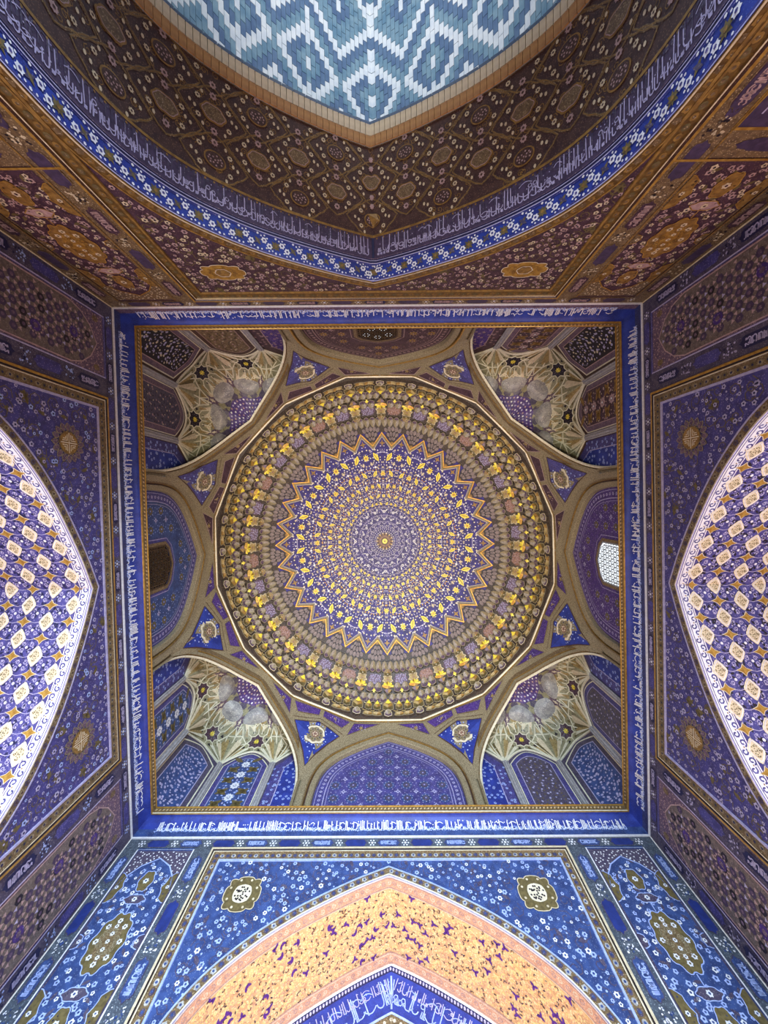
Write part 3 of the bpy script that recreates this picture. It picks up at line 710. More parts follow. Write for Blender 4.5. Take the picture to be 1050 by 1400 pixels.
# ------------------------------------------------------------------ iwan vault beyond the portal
IW = Prof([(0, 9.9), (0.8, 9.45), (1.7, 8.85), (2.6, 8.05), (3.3, 7.1), (3.75, 6.0), (3.9, 4.5), (3.9, 1), (3.9, -1.6)], 120)
def build_iwan():
    y0, y1 = -7.62, -16.5
    S = lambda t, d, h=0.0: (IW.at(t)[0] + IW.at(t)[2] * h, y0 - d, IW.at(t)[1] + IW.at(t)[3] * h)
    mb = MB(); ts = np.linspace(-IW.L, IW.L, 121)
    mb.grid([[S(t, d) for t in ts] for d in (0, y0 - y1)], 'mortar')
    for sg in (-1, 1): pass
    # wall above and beside the portal arch on its outer side
    pts = [ARCH.at(t)[:2] for t in np.linspace(-ARCH.L, ARCH.L, 121)]
    mb.grid([[(x, y0, z) for x, z in pts], [(x, y0, 10.5) for x, z in pts]], 'brick_turquoise')
    for sg in (-1, 1): mb.poly([(sg * 3.05, y0, -Z0), (sg * 4.1, y0, -Z0), (sg * 4.1, y0, 10.5), (sg * 3.05, y0, 10.5)], 'brick_turquoise')
    iw = mb.build('portal_vault', label='pointed portal vault faced with turquoise and white glazed bricks', cat='vault', kind='structure')
    bu, bd = .118, .27; ni = 46; nj = 32
    def colour(i, j):
        a = abs(i + .5) - .5; di = abs((a % 14) - 7); dj = abs(((j * 2 + (a % 2)) % 26) - 13); q = di + dj
        if q % 7 in (0, 1) or (di == 7 and j % 2): return 'brick_white'
        if q % 7 in (2, 3): return 'brick_navy'
        return 'brick_turquoise'
    mesh = {}
    for m in ('brick_white', 'brick_turquoise', 'brick_navy'):
        q = MB(); q.box((0, 0, 0), (bu * .455, 0, 0), (0, bd * .475, 0), (0, 0, .012), m); mesh[m] = q.mesh('glazed_brick', True)
    rest = MB(); cnt = 0
    for j in range(nj):
        for i in range(-ni, ni):
            t = (i + .5) * bu; d = .06 + (j + .5 * ((abs(i + .5) - .5) % 2)) * bd; m = colour(i, j)
            q = np.array(S(t, d, .008)); X = nrm(np.array(S(t + .01, d, .008)) - q); Y = np.array((0, -1.0, 0)); Z = np.cross(X, Y)
            vis = 3 <= j <= 16 and abs(i) < 14 and m == 'brick_white'
            if vis and cnt < 300: inst('glazed_brick', mesh[m], q, X, Y, Z, iw); cnt += 1
            else: rest.box(q, X * bu * .455, Y * bd * .475, Z * .012, m)
    rest.build('glazed_brickwork', iw, kind='stuff')
build_iwan()

# ------------------------------------------------------------------ cornice: four trims
CL = 4.92
COVE = [(5.10 + (CL - 5.10) * (1 - math.cos(q * PI / 2)), 7.365 + .375 * math.sin(q * PI / 2)) for q in np.linspace(0, 1, 13)]
def sq_pt(side, s, r, z): return {'b': (s, r, z), 'f': (s, -r, z), 'l': (-r, s, z), 'r': (r, s, z)}[side]
def build_cornice(side, n):
    mb = MB()
    def strip(a, b, m): mb.poly([sq_pt(side, -a[0], *a), sq_pt(side, a[0], *a), sq_pt(side, b[0], *b), sq_pt(side, -b[0], *b)], m)
    low = {'b': 'cobalt', 'l': 'dusk', 'r': 'dusk', 'f': 'mauve'}[side]
    for i in range(12): strip(COVE[i], COVE[i + 1], low if i < 4 else 'ultramarine')
    lab = {'b': 'bright blue concave cornice with white script above the cobalt wall', 'l': 'blue concave cornice with white script above the indigo wall with dark lattice window', 'r': 'blue concave cornice with white script beside the white daylit lattice window', 'f': 'blue concave cornice with white script above the dark portal wall'}[side]
    t = mb.build('trim_%d' % n, label=lab, cat='cornice', kind='structure')
    mb = MB()
    for a, b in (((5.13, 7.345), (5.06, 7.335)), ((5.06, 7.335), (5.06, 7.375)), ((5.06, 7.375), (5.10, 7.39))): strip_to = None
    def strip2(a, b, m): mb.poly([sq_pt(side, -a[0], *a), sq_pt(side, a[0], *a), sq_pt(side, b[0], *b), sq_pt(side, -b[0], *b)], m)
    for a, b in (((5.12, 7.345), (5.07, 7.345)), ((5.07, 7.345), (5.07, 7.375)), ((5.07, 7.375), (5.11, 7.385))): strip2(a, b, 'white')
    mb.build('white_fillet', t)
    mb = MB()
    for a, b, m in (((CL + .005, 7.735), (CL - .02, 7.735), 'gold'), ((CL - .02, 7.735), (CL - .02, 7.765), 'ivory' if side in 'b' else 'gold'), ((CL - .02, 7.765), (CL, 7.775), 'ochre'), ((CL, 7.775), (CL, 7.90), 'bronze'), ((CL, 7.90), (CL - .012, 7.905), 'gold'), ((CL - .012, 7.905), (CL - .012, 7.925), 'gold'), ((CL - .012, 7.925), (5.4, 7.93), 'bronze')): strip2(a, b, m)
    mb.build('gilt_lip', t)
    mb = MB(); S = lambda s, z, h=0.0: sq_pt(side, s, CL - h, z); p = Pt(S, mb=mb)
    for i, s in enumerate(np.arange(-CL + .05, CL - .04, .075)):
        p.leaf(s, 7.838, .085, .05, 1.0, 'gold', 3); p.leaf(s, 7.838, .05, .025, 1.0, 'ivory', 4)
    mb.build('leaf_beading', t, kind='stuff')
    # inscription on the upper half of the cove
    cz = np.array([c[1] for c in COVE]); cr = np.array([c[0] for c in COVE]); arc = np.r_[0, np.cumsum(np.hypot(np.diff(cr), np.diff(cz)))]
    def SC(s, a, h=0.0):
        r = np.interp(a, arc, cr); z = np.interp(a, arc, cz); return sq_pt(side, s, r - h * .6, z - h * .8)
    p = Pt(SC, .004); L = 9.5
    sg = {'b': -1, 'f': 1, 'l': -1, 'r': 1}[side]
    F = lambda a, b: (sg * (a - L / 2), .135 + b)
    script(p, F, L, .20, 'white', 91 + n, .017, .30, 2)
    script(p, lambda a, b: (sg * (a - L / 2), .13 + b), L, .10, 'pale_blue', 95 + n, .014, .7, 2)
    p.build('inscription', t, label='white calligraphic inscription on the blue cove')
for n, sd in enumerate('lrfb', 1): build_cornice(sd, n)

# ------------------------------------------------------------------ zone of transition: octagon
OCT = Prof([(0, 10.55), (0.5, 10.30), (0.97, 10.01), (1.36, 9.68), (1.60, 9.30), (1.70, 8.85), (1.72, 8.4), (1.72, 7.85)], 70)
SQA = Prof([(0, 10.55), (0.5, 10.31), (1.05, 10.05), (1.55, 9.72), (1.88, 9.30), (2.03, 8.85), (2.07, 8.4), (2.07, 7.85)], 70)
def face(phi, R0=A):   # octagon face whose outward normal points at angle phi: (s, z, h) with h inward
    c, d = math.cos(phi), math.sin(phi)
    return lambda s, z, h=0.0: ((R0 - h) * c - s * d, (R0 - h) * d + s * c, z)
FACE = {'r': 0.0, 'b': PI / 2, 'l': PI, 'f': -PI / 2}
def fill_arch(mb, S, prof, o, m, h, zb=7.85, n=50):
    ts = np.linspace(-prof.L, prof.L, 2 * n + 1); pts = [prof.off(t, -o) for t in ts]
    mb.grid([[S(x, z, h) for x, z in pts], [S(x, zb, h) for x, z in pts]], m)
def arch_bands(mb, S, prof, bands):
    for o1, h1, o2, h2, m in bands: arch_strip(mb, S, prof, o1, h1, o2, h2, m, prof.L, 50)
BL = {'b': 'blind arch panel filled with a lattice of blue rosettes, without a window', 'l': 'blue blind arch panel around the dark wooden lattice window',
      'r': 'violet blind arch panel around the white daylit lattice window', 'f': 'dark brown blind arch panel around the small pierced lattice window'}
def build_blind_arch(side):
    phi = FACE[side]; S = face(phi); rec = -.12
    pal = {'b': ('indigo', 'indigo', 'lilac', 'lilac', 'olive'), 'l': ('indigo', 'cobalt', 'lilac', 'pale_blue', 'olive'), 'r': ('violet', 'violet', 'lilac', 'lilac', 'olive'), 'f': ('plum', 'plum', 'rose', 'rose', 'ochre')}[side]
    root = empty('blind_arch', S(0, 7.93), label=BL[side], cat='arch', group='blind arches between the corner squinches')
    mb = MB(); fill_arch(mb, S, OCT, 0, pal[0], rec); mb.build('arch_panel', root)
    mb = MB()
    arch_bands(mb, S, OCT, [(0, rec, 0, -.02, 'stone'), (0, -.02, .02, .0, 'stone'), (.02, .0, .118, .02, 'stone'), (.118, .02, .125, -.02, 'dark'), (.125, -.02, .158, -.02, 'umber'), (.158, -.02, .165, .03, 'ochre'), (.165, .03, .20, .03, 'gold' if side == 'f' else 'bronze'), (.20, .03, .33, .05, 'stone'), (.33, .05, .34, -.1, 'bronze')])
    mb.build('arch_rib', root, label='stone-coloured moulded rib along the pointed arch')
    p = Pt(S); P = lambda lv: rec + .003 * lv
    pt = Pt(lambda s, z, h=0.0: S(s, z, rec + h))
    fill_arch(pt.mb, S, OCT, .24, pal[1], rec + .004)
    for o, wd in ((.05, .012), (.235, .018), (.30, .010)): pt.ribbon([OCT.off(t, -o) for t in np.linspace(-OCT.L, OCT.L, 121)], wd, pal[2], 3)
    for t in np.arange(-OCT.L + .1, OCT.L, .13):
        if abs(t) < .05: continue
        x, z = OCT.off(t, -.14); pt.flower(x, z, .035, pal[2], pal[0], 3, 5)
    rnd = random.Random(5)
    win = side != 'b'
    ins = lambda u, v, o=.36: abs(u) < 1.38 and not OCT.outside(u, v, -o) and not (win and abs(u) < .72 and v < 9.62)
    for i in range(-4, 5):
        for j in range(0, 7):
            u, v = i * .42, 8.1 + j * .40
            if ins(u, v):
                pt.lobed(u, v, .13, .13, 'cobalt' if side in 'bl' else pal[0], 3, 8, .15, 24); pt.flower(u, v, .085, pal[4] if side != 'b' else 'slate', pal[0], 4, 8)
                for q in range(8): pt.disc(u + .105 * math.cos(q * PI / 4), v + .105 * math.sin(q * PI / 4), .014, pal[3], 5, 5)
                pt.disc(u, v, .02, pal[3], 6, 5)
            u += .21; v += .20
            if ins(u, v):
                pt.star(u, v, .07, .035, 4, pal[2], 3, 0); pt.disc(u, v, .02, pal[0], 4, 6)
    for u, v in scatter(-1.5, 1.5, 7.95, 10.3, .115, 6, lambda u, v: ins(u, v, .33), .2): pt.disc(u, v, .013, pal[3], 2, 5)
    pt.build('painted_rosettes', root, kind='stuff')
    if win:
        k = {'l': 1, 'r': 2, 'f': 3}[side]
        wl = {'l': 'dark wooden lattice window in the blue blind arch', 'r': 'white daylit lattice window in the violet blind arch', 'f': 'dark pierced lattice window above the portal wall cornice'}[side]
        hw, zt = .46, 9.26; out = [(-hw, 7.9), (-hw, 9.02), (-hw * .72, 9.14), (0, zt), (hw * .72, 9.14), (hw, 9.02), (hw, 7.9)]
        T = lambda s, z, h=0.0: S(s, z, rec + h)
        pn = MB(); pn.poly([T(s, z, .006) for s, z in out], 'daylit_pane' if side == 'r' else 'dim_pane')
        wo = pn.build('window_%d' % k, label=wl, cat='window', kind='structure')
        f = Pt(T); bar = 'lattice_grey' if side == 'r' else 'wood'
        big = [(-hw - .16, 7.9), (-hw - .16, 9.10), (-hw * .72 - .1, 9.30), (0, zt + .17), (hw * .72 + .1, 9.30), (hw + .16, 9.10), (hw + .16, 7.9)]
        f.ribbon(big, .012, pal[2], 3); f.ribbon([(x * .96, z - .04) for x, z in big], .10, pal[0], 2)
        f.ribbon([(x * 1.12, z + (.05 if i in (2, 3, 4) else .02)) for i, (x, z) in enumerate(out)], .07, 'bronze', 8); f.ribbon(out, .035, bar, 9)
        for z in (8.1, 9.0): pass
        f.ribbon([(-hw + .07, 7.9), (-hw + .07, 9.0), (hw - .07, 9.0), (hw - .07, 7.9)], .02, bar, 8)
        f.build('window_frame', wo)
        g = Pt(T); stp = .115
        ok = lambda u, v: abs(u) < hw and 7.9 < v < (9.02 if abs(u) > hw * .72 else 9.02 + (.12 if abs(u) > .2 else .2) * (1 - abs(u) / hw))
        j = 0; v = 7.95
        while v < zt:
            u = -hw + (stp / 2 if j % 2 else 0)
            while u < hw:
                if ok(u, v):
                    r = stp * .55; n = 6
                    for q in range(6): a, b = q * PI / 3, (q + 1) * PI / 3; g.ribbon([(u + r * math.cos(a), v + r * math.sin(a)), (u + r * math.cos(b), v + r * math.sin(b))], .022 if side == 'r' else .034, bar, 6)
                    g.star(u, v, .030, .014, 6, bar, 7)
                u += stp
            v += stp * .87; j += 1
        g.build('lattice', wo)
        if side == 'f':
            g = Pt(T)
            for cx_, cz_ in ((-.26, 8.92), (0, 9.04), (.26, 8.92), (-.13, 8.62), (.13, 8.62), (-.3, 8.36), (0, 8.32), (.3, 8.36)):
                for q in range(6): g.disc(cx_ + .07 * math.cos(q * PI / 3), cz_ + .07 * math.sin(q * PI / 3), .011, 'daylit_pane', 9, 6)
            g.build('piercings', wo, kind='stuff', label='small star-shaped piercings letting daylight through')
    return root
for sd in 'lrfb': build_blind_arch(sd)

# ------------------------------------------------------------------ corner squinches
CN = {'fl': (-1, -1), 'fr': (1, -1), 'bl': (-1, 1), 'br': (1, 1)}
SQL = {'fl': 'corner squinch net vault between the portal wall and the dark lattice window', 'fr': 'corner squinch net vault between the portal wall and the white daylit window',
       'bl': 'corner squinch net vault between the dark lattice window and the plain rosette arch', 'br': 'corner squinch net vault between the white daylit window and the plain rosette arch'}
PLAN = [(2.10, 5.16), (2.95, 5.16), (4.30, 5.16), (5.16, 4.30), (5.16, 2.95), (5.16, 2.10)]
def build_squinch(key):
    sx, sy = CN[key]; B = sy > 0
    root = empty('corner_squinch', (sx * 4.6, sy * 4.6, 7.93), label=SQL[key], cat='squinch', group='corner squinches under the dome')
    def plan(a):
        i = min(max(int(a), 0), 4); q = a - i; p, r = PLAN[i], PLAN[i + 1]
        if i == 2: return tuple((1 - q)**2 * np.array(p) + 2 * q * (1 - q) * 5.16 + q * q * np.array(r))
        return p[0] + (r[0] - p[0]) * q, p[1] + (r[1] - p[1]) * q
    def z0(a):
        i = min(max(int(a), 0), 4); q = a - i
        if i == 0: return 9.55 + (.95) * (1 - q) ** .9
        if i == 4: return 9.55 + .95 * q ** .9
        e = abs(2 * q - 1); return 9.55 + .50 * (1 - e ** 1.7)
    TX, TY, TZ = 3.62, 3.62, 11.0
    def V(a, t, h=0.0):
        x, y = plan(a); z = z0(a); c = 1 - math.cos(t * PI / 2); n = math.sin(t * PI / 2)
        X, Y, Z = x + (TX - x) * c, y + (TY - y) * c, z + (TZ - z) * n
        if h:
            d = nrm((3.3 - X, 3.3 - Y, 9.2 - Z)); X, Y, Z = X + d[0] * h, Y + d[1] * h, Z + d[2] * h
        return (sx * X, sy * Y, Z)
    aa = np.linspace(0, 5, 101)
    mb = MB(); mb.grid([[V(a, t) for a in aa] for t in np.linspace(0, 1, 17)], 'plaster'); mb.build('net_vault', root, smooth=True)
    # lower walls
    mb = MB(); mb.grid([[(sx * plan(a)[0], sy * plan(a)[1], 7.85) for a in aa], [V(a, 0) for a in aa]], 'slate' if B else 'umber'); mb.build('niche_wall', root)
    # panels
    for i in range(5):
        p0, p1 = np.array(PLAN[i]), np.array(PLAN[i + 1]); L = np.linalg.norm(p1 - p0); d = (p1 - p0) / L; nn = np.array([-d[1], d[0]]); nn = nn if np.dot(nn, -(p0 + p1)) > 0 else -nn
        T = lambda u, z, h=0.0: (sx * (p0[0] + d[0] * u + nn[0] * h), sy * (p0[1] + d[1] * u + nn[1] * h), z)
        if i == 2:
            def T(u, z, h=0.0):
                x, y = plan(2 + min(max(u / L, 0), .9999)); return (sx * (x - h * .7), sy * (y - h * .7), z)
        p = Pt(T, .004)
        if i in (0, 4):
            u0, u1 = (.02, L - .09) if i == 0 else (.09, L - .02); hi = 10.28; ap = u0 + .12 if i == 0 else u1 - .12
            inner = u1 if i == 0 else u0; outer = u0 if i == 0 else u1; s2 = 1 if i == 0 else -1
            P = [(outer, 7.9), (outer, 10.35), (outer + s2 * .25, 10.12), (inner, 9.5), (inner, 7.9)]
            near_side = (i == 4)
            gm, bm, pm = ('ultramarine', 'indigo', 'pale_blue') if (B or near_side) else ('violet', 'plum', 'rose')
            p.poly(P, bm, 1); P2 = [(outer + s2 * .02, 7.9), (outer + s2 * .02, 10.1), (outer + s2 * .2, 9.9), (inner - s2 * .24, 9.42), (inner - s2 * .24, 7.9)]; p.poly(P2, gm, 2); p.ribbon(P2, .02, 'lilac' if B or near_side else 'rose', 3)
            for u, v in scatter(min(u0, u1), max(u0, u1), 7.95, 9.6, .15, 3): p.flower(u, v, .03, pm, bm, 3, 5)
            p.poly([(outer + s2 * .05, 10.25), (outer + s2 * .22, 10.08), (outer + s2 * .10, 9.95)], 'white', 3)
            p.build('narrow_panel', root)
            continue
        e = .11; w2 = (L - 2 * e); xs = np.linspace(e, L - e, 21)
        def topz(u, o): q = abs(2 * (u - e) / w2 - 1); return 9.50 + .46 * (1 - q ** 1.7) - o
        P = [(e, 7.9)] + [(u, topz(u, 0)) for u in xs] + [(L - e, 7.9)]
        e2 = e + (.14 if i != 2 else .12); xs2 = np.linspace(e2, L - e2, 17)
        P2 = [(e2, 7.9)] + [(u, topz(u, .17)) for u in xs2] + [(L - e2, 7.9)]
        side_pan = (i == 3)
        if B: bm, gm, ln, pm, qm = ('indigo', 'cobalt', 'lilac', 'pale_blue', 'olive') if i != 2 else ('slate', 'cobalt', 'lilac', 'lilac', 'olive')
        else: bm, gm, ln, pm, qm = ('mauve', 'plum', 'rose', 'rose', 'ochre') if i != 2 else ('mauve', 'dark', 'rose', 'lilac', 'plum')
        if key == 'fl' and i == 1: gm = 'bronze'; bm = 'umber'
        if key == 'fl' and i == 3: gm = 'slate'
        if key == 'br' and i in (1, 3): gm = 'slate'; pm = 'lilac'
        if i == 2:
            for xx, o_, mm, lv_ in ((xs, 0, bm, 1), (xs2, .17, gm, 2)): p.mb.grid([[T(u, 7.9, .004 * lv_) for u in xx], [T(u, topz(u, o_), .004 * lv_) for u in xx]], mm)
        else: p.poly(P, bm, 1); p.poly(P2, gm, 2)
        p.ribbon(P, .025, 'rib', 2); p.ribbon(P2, .018, ln, 3)
        rnd = random.Random(i + len(key)); ok = lambda u, v: e2 + .04 < u < L - e2 - .04 and v < topz(u, .22)
        if (key in ('bl', 'fr')) and i in (1, 3):
            for r in range(5):
                v = 9.55 - r * .36
                p.flower(L / 2, v, .10, 'white' if B else 'rose', gm, 4, 8); p.disc(L / 2, v, .03, 'white', 6, 6)
                for q in (-1, 1):
                    p.lobed(L / 2 + q * .24, v + .17, .14, .055, qm, 4, 4, .2, 20, rot=q * .6); p.lobed(L / 2 + q * .24, v - .17, .14, .055, qm, 4, 4, .2, 20, rot=-q * .6)
        sp = .092 if i == 2 else .10
        for k, (u, v) in enumerate(scatter(e2, L - e2, 7.95, 9.8, sp, 11 + i, ok, .42)):
            r = rnd.uniform(.012, .026) if i != 2 else rnd.uniform(.012, .030)
            if not ((key in ('fl', 'br')) and i != 2 and k % 2): p.disc(u, v, r, pm if k % 3 else 'lilac' if B else 'cream', 3, 6, ry=r * 1.3, rot=rnd.random() * 3)
            elif k % 2: p.leaf(u, v, .07, .03, rnd.uniform(0, 6), 'dark' if not B else 'olive', 3)
        p.build('arched_panel', root)
    # shafts between the panels
    for a in (1, 2, 3, 4):
        x, y = PLAN[a]; c = np.array((x, y)) - .03 * np.array((1 if y < 5.1 and x > 5 else (0 if x < 4.2 else .7), 1 if x < 4.2 else (0 if y < 4.2 else .7)))
        mb = MB()
        for o, r in ((-.055, .022), (0, .035), (.055, .022)):
            dx, dy = (o, 0) if x < 4.2 else ((0, o) if y < 4.2 else (o * .7, -o * .7))
            mb.tube([(sx * (c[0] + dx), sy * (c[1] + dy), 7.88), (sx * (c[0] + dx), sy * (c[1] + dy), 9.58)], r, 'shaft', 8)
        mb.build('shaft', root, smooth=True)
    # net ribs
    mb = MB()
    def rib(P, r=.022, m='rib', seg=5):
        Q = []
        for (a, t), (a2, t2) in zip(P[:-1], P[1:]):
            for k in range(seg): q = k / seg; Q.append(V(a + (a2 - a) * q, t + (t2 - t) * q, .012))
        Q.append(V(*P[-1], .012)); mb.tube(Q, r, m, 5)
    rib([(a, 0.004) for a in np.linspace(1, 4, 61)], .028, seg=1)
    rib([(a, 0.004) for a in np.linspace(0.05, 1, 12)], .028, seg=1); rib([(a, 0.004) for a in np.linspace(4, 4.95, 12)], .028, seg=1)
    for k in (1, 2, 3, 4):
        for da, t in ((-.30, .20), (-.17, .33), (0, .36), (.17, .33), (.30, .20)): rib([(k, 0), (k + da, t)], .017)
        rib([(k - .30, .20), (k - .17, .33), (k, .36), (k + .17, .33), (k + .30, .20)], .015)
        rib([(k - .22, .12), (k - .06, .20), (k, .14), (k + .06, .20), (k + .22, .12)], .012); rib([(k - .12, .26), (k, .22), (k + .12, .26)], .012)
        rib([(k - .17, .33), (k - .08, .46), (k, .36), (k + .08, .46), (k + .17, .33)], .014)
        rib([(k, .36), (k, .5)], .014); rib([(k - .08, .46), (k + .08, .46)], .012)
    stars = [(1.5, .205), (2.5, .225), (3.5, .205)]
    for (a, t) in stars:
        oct8 = [(a + (.19 if q % 2 == 0 else .145) * math.cos(q * PI / 8), t + (.125 if q % 2 == 0 else .095) * math.sin(q * PI / 8)) for q in range(17)]
        rib(oct8, .014, seg=1)
        for q in range(0, 16, 2):
            ang = q * PI / 8; rib([(a + .19 * math.cos(ang), t + .125 * math.sin(ang)), (a + .30 * math.cos(ang), max(t + .19 * math.sin(ang), .004))], .012, seg=2)
        for da in (-.30, -.12, .12, .30): rib([(a + da * .7, t + .12), (a + da, t + .26)], .015); rib([(a + da, t + .26), (a + da * .35, t + .235)], .012)
        rib([(a - .3, t + .26), (a - .12, t + .20), (a, t + .27), (a + .12, t + .20), (a + .3, t + .26)], .013)
    for s2 in (0, 1):
        f = lambda a: a if s2 == 0 else 5 - a
        for P in ([(f(.15), .12), (f(.55), .22), (f(.9), .36)], [(f(.15), .12), (f(.5), .36), (f(.9), .36)], [(f(.5), .36), (f(.55), .22), (f(.75), .1)], [(f(.3), .02), (f(.55), .22)], [(f(.5), .36), (f(.75), .46), (f(.9), .36)], [(f(.12), .3), (f(.5), .36)]): rib(P, .014)
    mb.build('net_rib', root, kind='stuff', label='cream plaster ribs of the net vault')
    # bright facets between ribs
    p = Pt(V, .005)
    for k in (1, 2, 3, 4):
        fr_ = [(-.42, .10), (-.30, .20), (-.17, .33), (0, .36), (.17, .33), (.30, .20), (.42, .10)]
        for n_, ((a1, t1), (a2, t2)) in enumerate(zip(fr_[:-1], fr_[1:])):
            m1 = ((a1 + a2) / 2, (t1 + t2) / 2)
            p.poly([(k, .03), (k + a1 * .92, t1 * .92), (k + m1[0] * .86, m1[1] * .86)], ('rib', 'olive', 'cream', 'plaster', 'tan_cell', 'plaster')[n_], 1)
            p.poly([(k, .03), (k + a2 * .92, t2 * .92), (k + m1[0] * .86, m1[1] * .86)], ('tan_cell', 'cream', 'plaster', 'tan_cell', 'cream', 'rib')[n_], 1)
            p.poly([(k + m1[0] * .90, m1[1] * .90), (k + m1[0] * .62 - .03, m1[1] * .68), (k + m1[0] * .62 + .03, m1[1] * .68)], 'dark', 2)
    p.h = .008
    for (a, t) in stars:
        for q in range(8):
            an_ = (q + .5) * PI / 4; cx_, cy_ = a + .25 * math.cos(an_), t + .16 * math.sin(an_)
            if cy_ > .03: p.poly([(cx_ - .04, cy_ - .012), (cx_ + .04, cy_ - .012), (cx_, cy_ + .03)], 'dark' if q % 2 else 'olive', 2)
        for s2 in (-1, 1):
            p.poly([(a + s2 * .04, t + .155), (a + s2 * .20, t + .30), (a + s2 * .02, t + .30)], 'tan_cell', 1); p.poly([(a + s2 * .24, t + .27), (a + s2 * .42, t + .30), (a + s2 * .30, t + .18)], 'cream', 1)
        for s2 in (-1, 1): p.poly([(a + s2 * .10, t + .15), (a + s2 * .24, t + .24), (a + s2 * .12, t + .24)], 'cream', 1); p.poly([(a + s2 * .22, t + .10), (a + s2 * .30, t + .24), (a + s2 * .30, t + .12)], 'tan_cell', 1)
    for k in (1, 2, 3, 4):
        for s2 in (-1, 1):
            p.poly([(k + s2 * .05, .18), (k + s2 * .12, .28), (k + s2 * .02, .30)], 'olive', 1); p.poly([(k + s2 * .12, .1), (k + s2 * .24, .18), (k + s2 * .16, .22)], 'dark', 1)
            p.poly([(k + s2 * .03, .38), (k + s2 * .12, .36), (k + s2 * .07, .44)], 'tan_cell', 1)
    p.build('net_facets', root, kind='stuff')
    for (a, t) in stars:
        p = Pt(V, .01)
        p.fan([(a + (.18 if q % 2 == 0 else .135) * math.cos(q * PI / 8), t + (.118 if q % 2 == 0 else .088) * math.sin(q * PI / 8)) for q in range(16)], 'dark' if not B else 'plum', 1, (a, t))
        for q in range(12): p.disc(a + .105 * math.cos(q * PI / 6), t + .068 * math.sin(q * PI / 6), .010, 'mauve', 2, 5, ry=.007)
        for q in range(8): p.leaf(a + .035 * math.cos(q * PI / 4), t + .023 * math.sin(q * PI / 4), .05, .018, q * PI / 4, 'yellow', 3)
        p.build('star_boss', root, label='dark star with a golden flower')
    # swelling lobes and the small half dome
    for a in (.75, 1.65, 2.5, 3.35, 4.25):
        mb = MB(); rows = []; ra, rt = (.40, .105); tc = .565
        for k in range(6):
            q = k / 5; hh = .17 * math.cos(q * PI / 2)
            rows.append([V(a + ra * q * math.cos(j * PI / 8), tc + rt * q * math.sin(j * PI / 8), .006 + hh) for j in range(16)])
        mb.grid(rows, 'lobe', True); mb.build('cloud_lobe', root, smooth=True)
    p = Pt(V, .008)
    for a in (1.2, 2.08, 2.92, 3.8): p.star(a, .505, .10, .06, 6, 'mauve', 2); p.star(a, .505, .045, .02, 6, 'ivory', 3)
    for a in np.linspace(.3, 4.7, 12): p.star(a, .665, .17, .08, 4, 'slate', 1)
    p.build('lobe_stars', root, kind='stuff')
    mb = MB(); rows = []
    an = np.linspace(0, 5, 41)
    for k in range(7):
        q = k / 6; rows.append([V(a, .685 + .31 * q + .02 * abs(math.sin(a * PI * 1.6)) * (1 - q), .02 - .015 * q) for a in an])
    mb.grid(rows, 'violet'); hd = mb.build('half_dome', root, smooth=True, label='small violet half dome sprinkled with flowers')
    p = Pt(V, .004); rnd = random.Random(2)
    for k, (a, t) in enumerate(scatter(.1, 4.9, .79, .985, .028, 9, jit=.4)):
        pass
    for ring in range(6):
        t = .72 + ring * .045; n = 30 - ring * 3
        for q in range(n):
            a = (q + .5 * (ring % 2)) * 5 / n
            if .05 < a < 4.95: p.disc(a, t, .045 + .008 * ring, ('white', 'lilac', 'rose')[q % 3], 7, 6, ry=.011)
    p.build('half_dome_flowers', hd, kind='stuff')
    q = MB(); c = np.array(V(2.5, .99, .03)); rows = []
    for k in range(4): rows.append([tuple(c + .05 * np.array((math.cos(j * PI / 4) * math.cos(k * .5), math.sin(j * PI / 4) * math.cos(k * .5), -math.sin(k * .5)))) for j in range(8)])
    q.grid(rows, 'yellow', True); q.build('gilt_boss', root)
    # diagonal arch
    phi = math.atan2(sy, sx); S0 = face(phi); S = lambda s_, z_, h_=0.0: S0(min(max(s_, -2.10), 2.10), z_, h_); mb = MB()
    arch_bands(mb, S, SQA, [(0, -.05, 0, -.01, 'rib'), (0, -.01, .025, .0, 'ivory'), (.025, .0, .03, -.02, 'gold'), (.03, -.02, .055, -.02, 'ochre'), (.055, -.02, .06, .02, 'bronze'), (.06, .02, .148, .035, 'stone'), (.148, .035, .152, -.02, 'dark'), (.152, -.02, .185, -.02, 'umber'), (.185, 0, .19, .04, 'ochre'), (.19, .04, .33, .05, 'bronze'), (.33, .05, .34, -.12, 'bronze')])
    mb.build('arch_rib', root, label='gilt and stone-coloured moulded rib along the diagonal arch')
for k in CN: build_squinch(k)

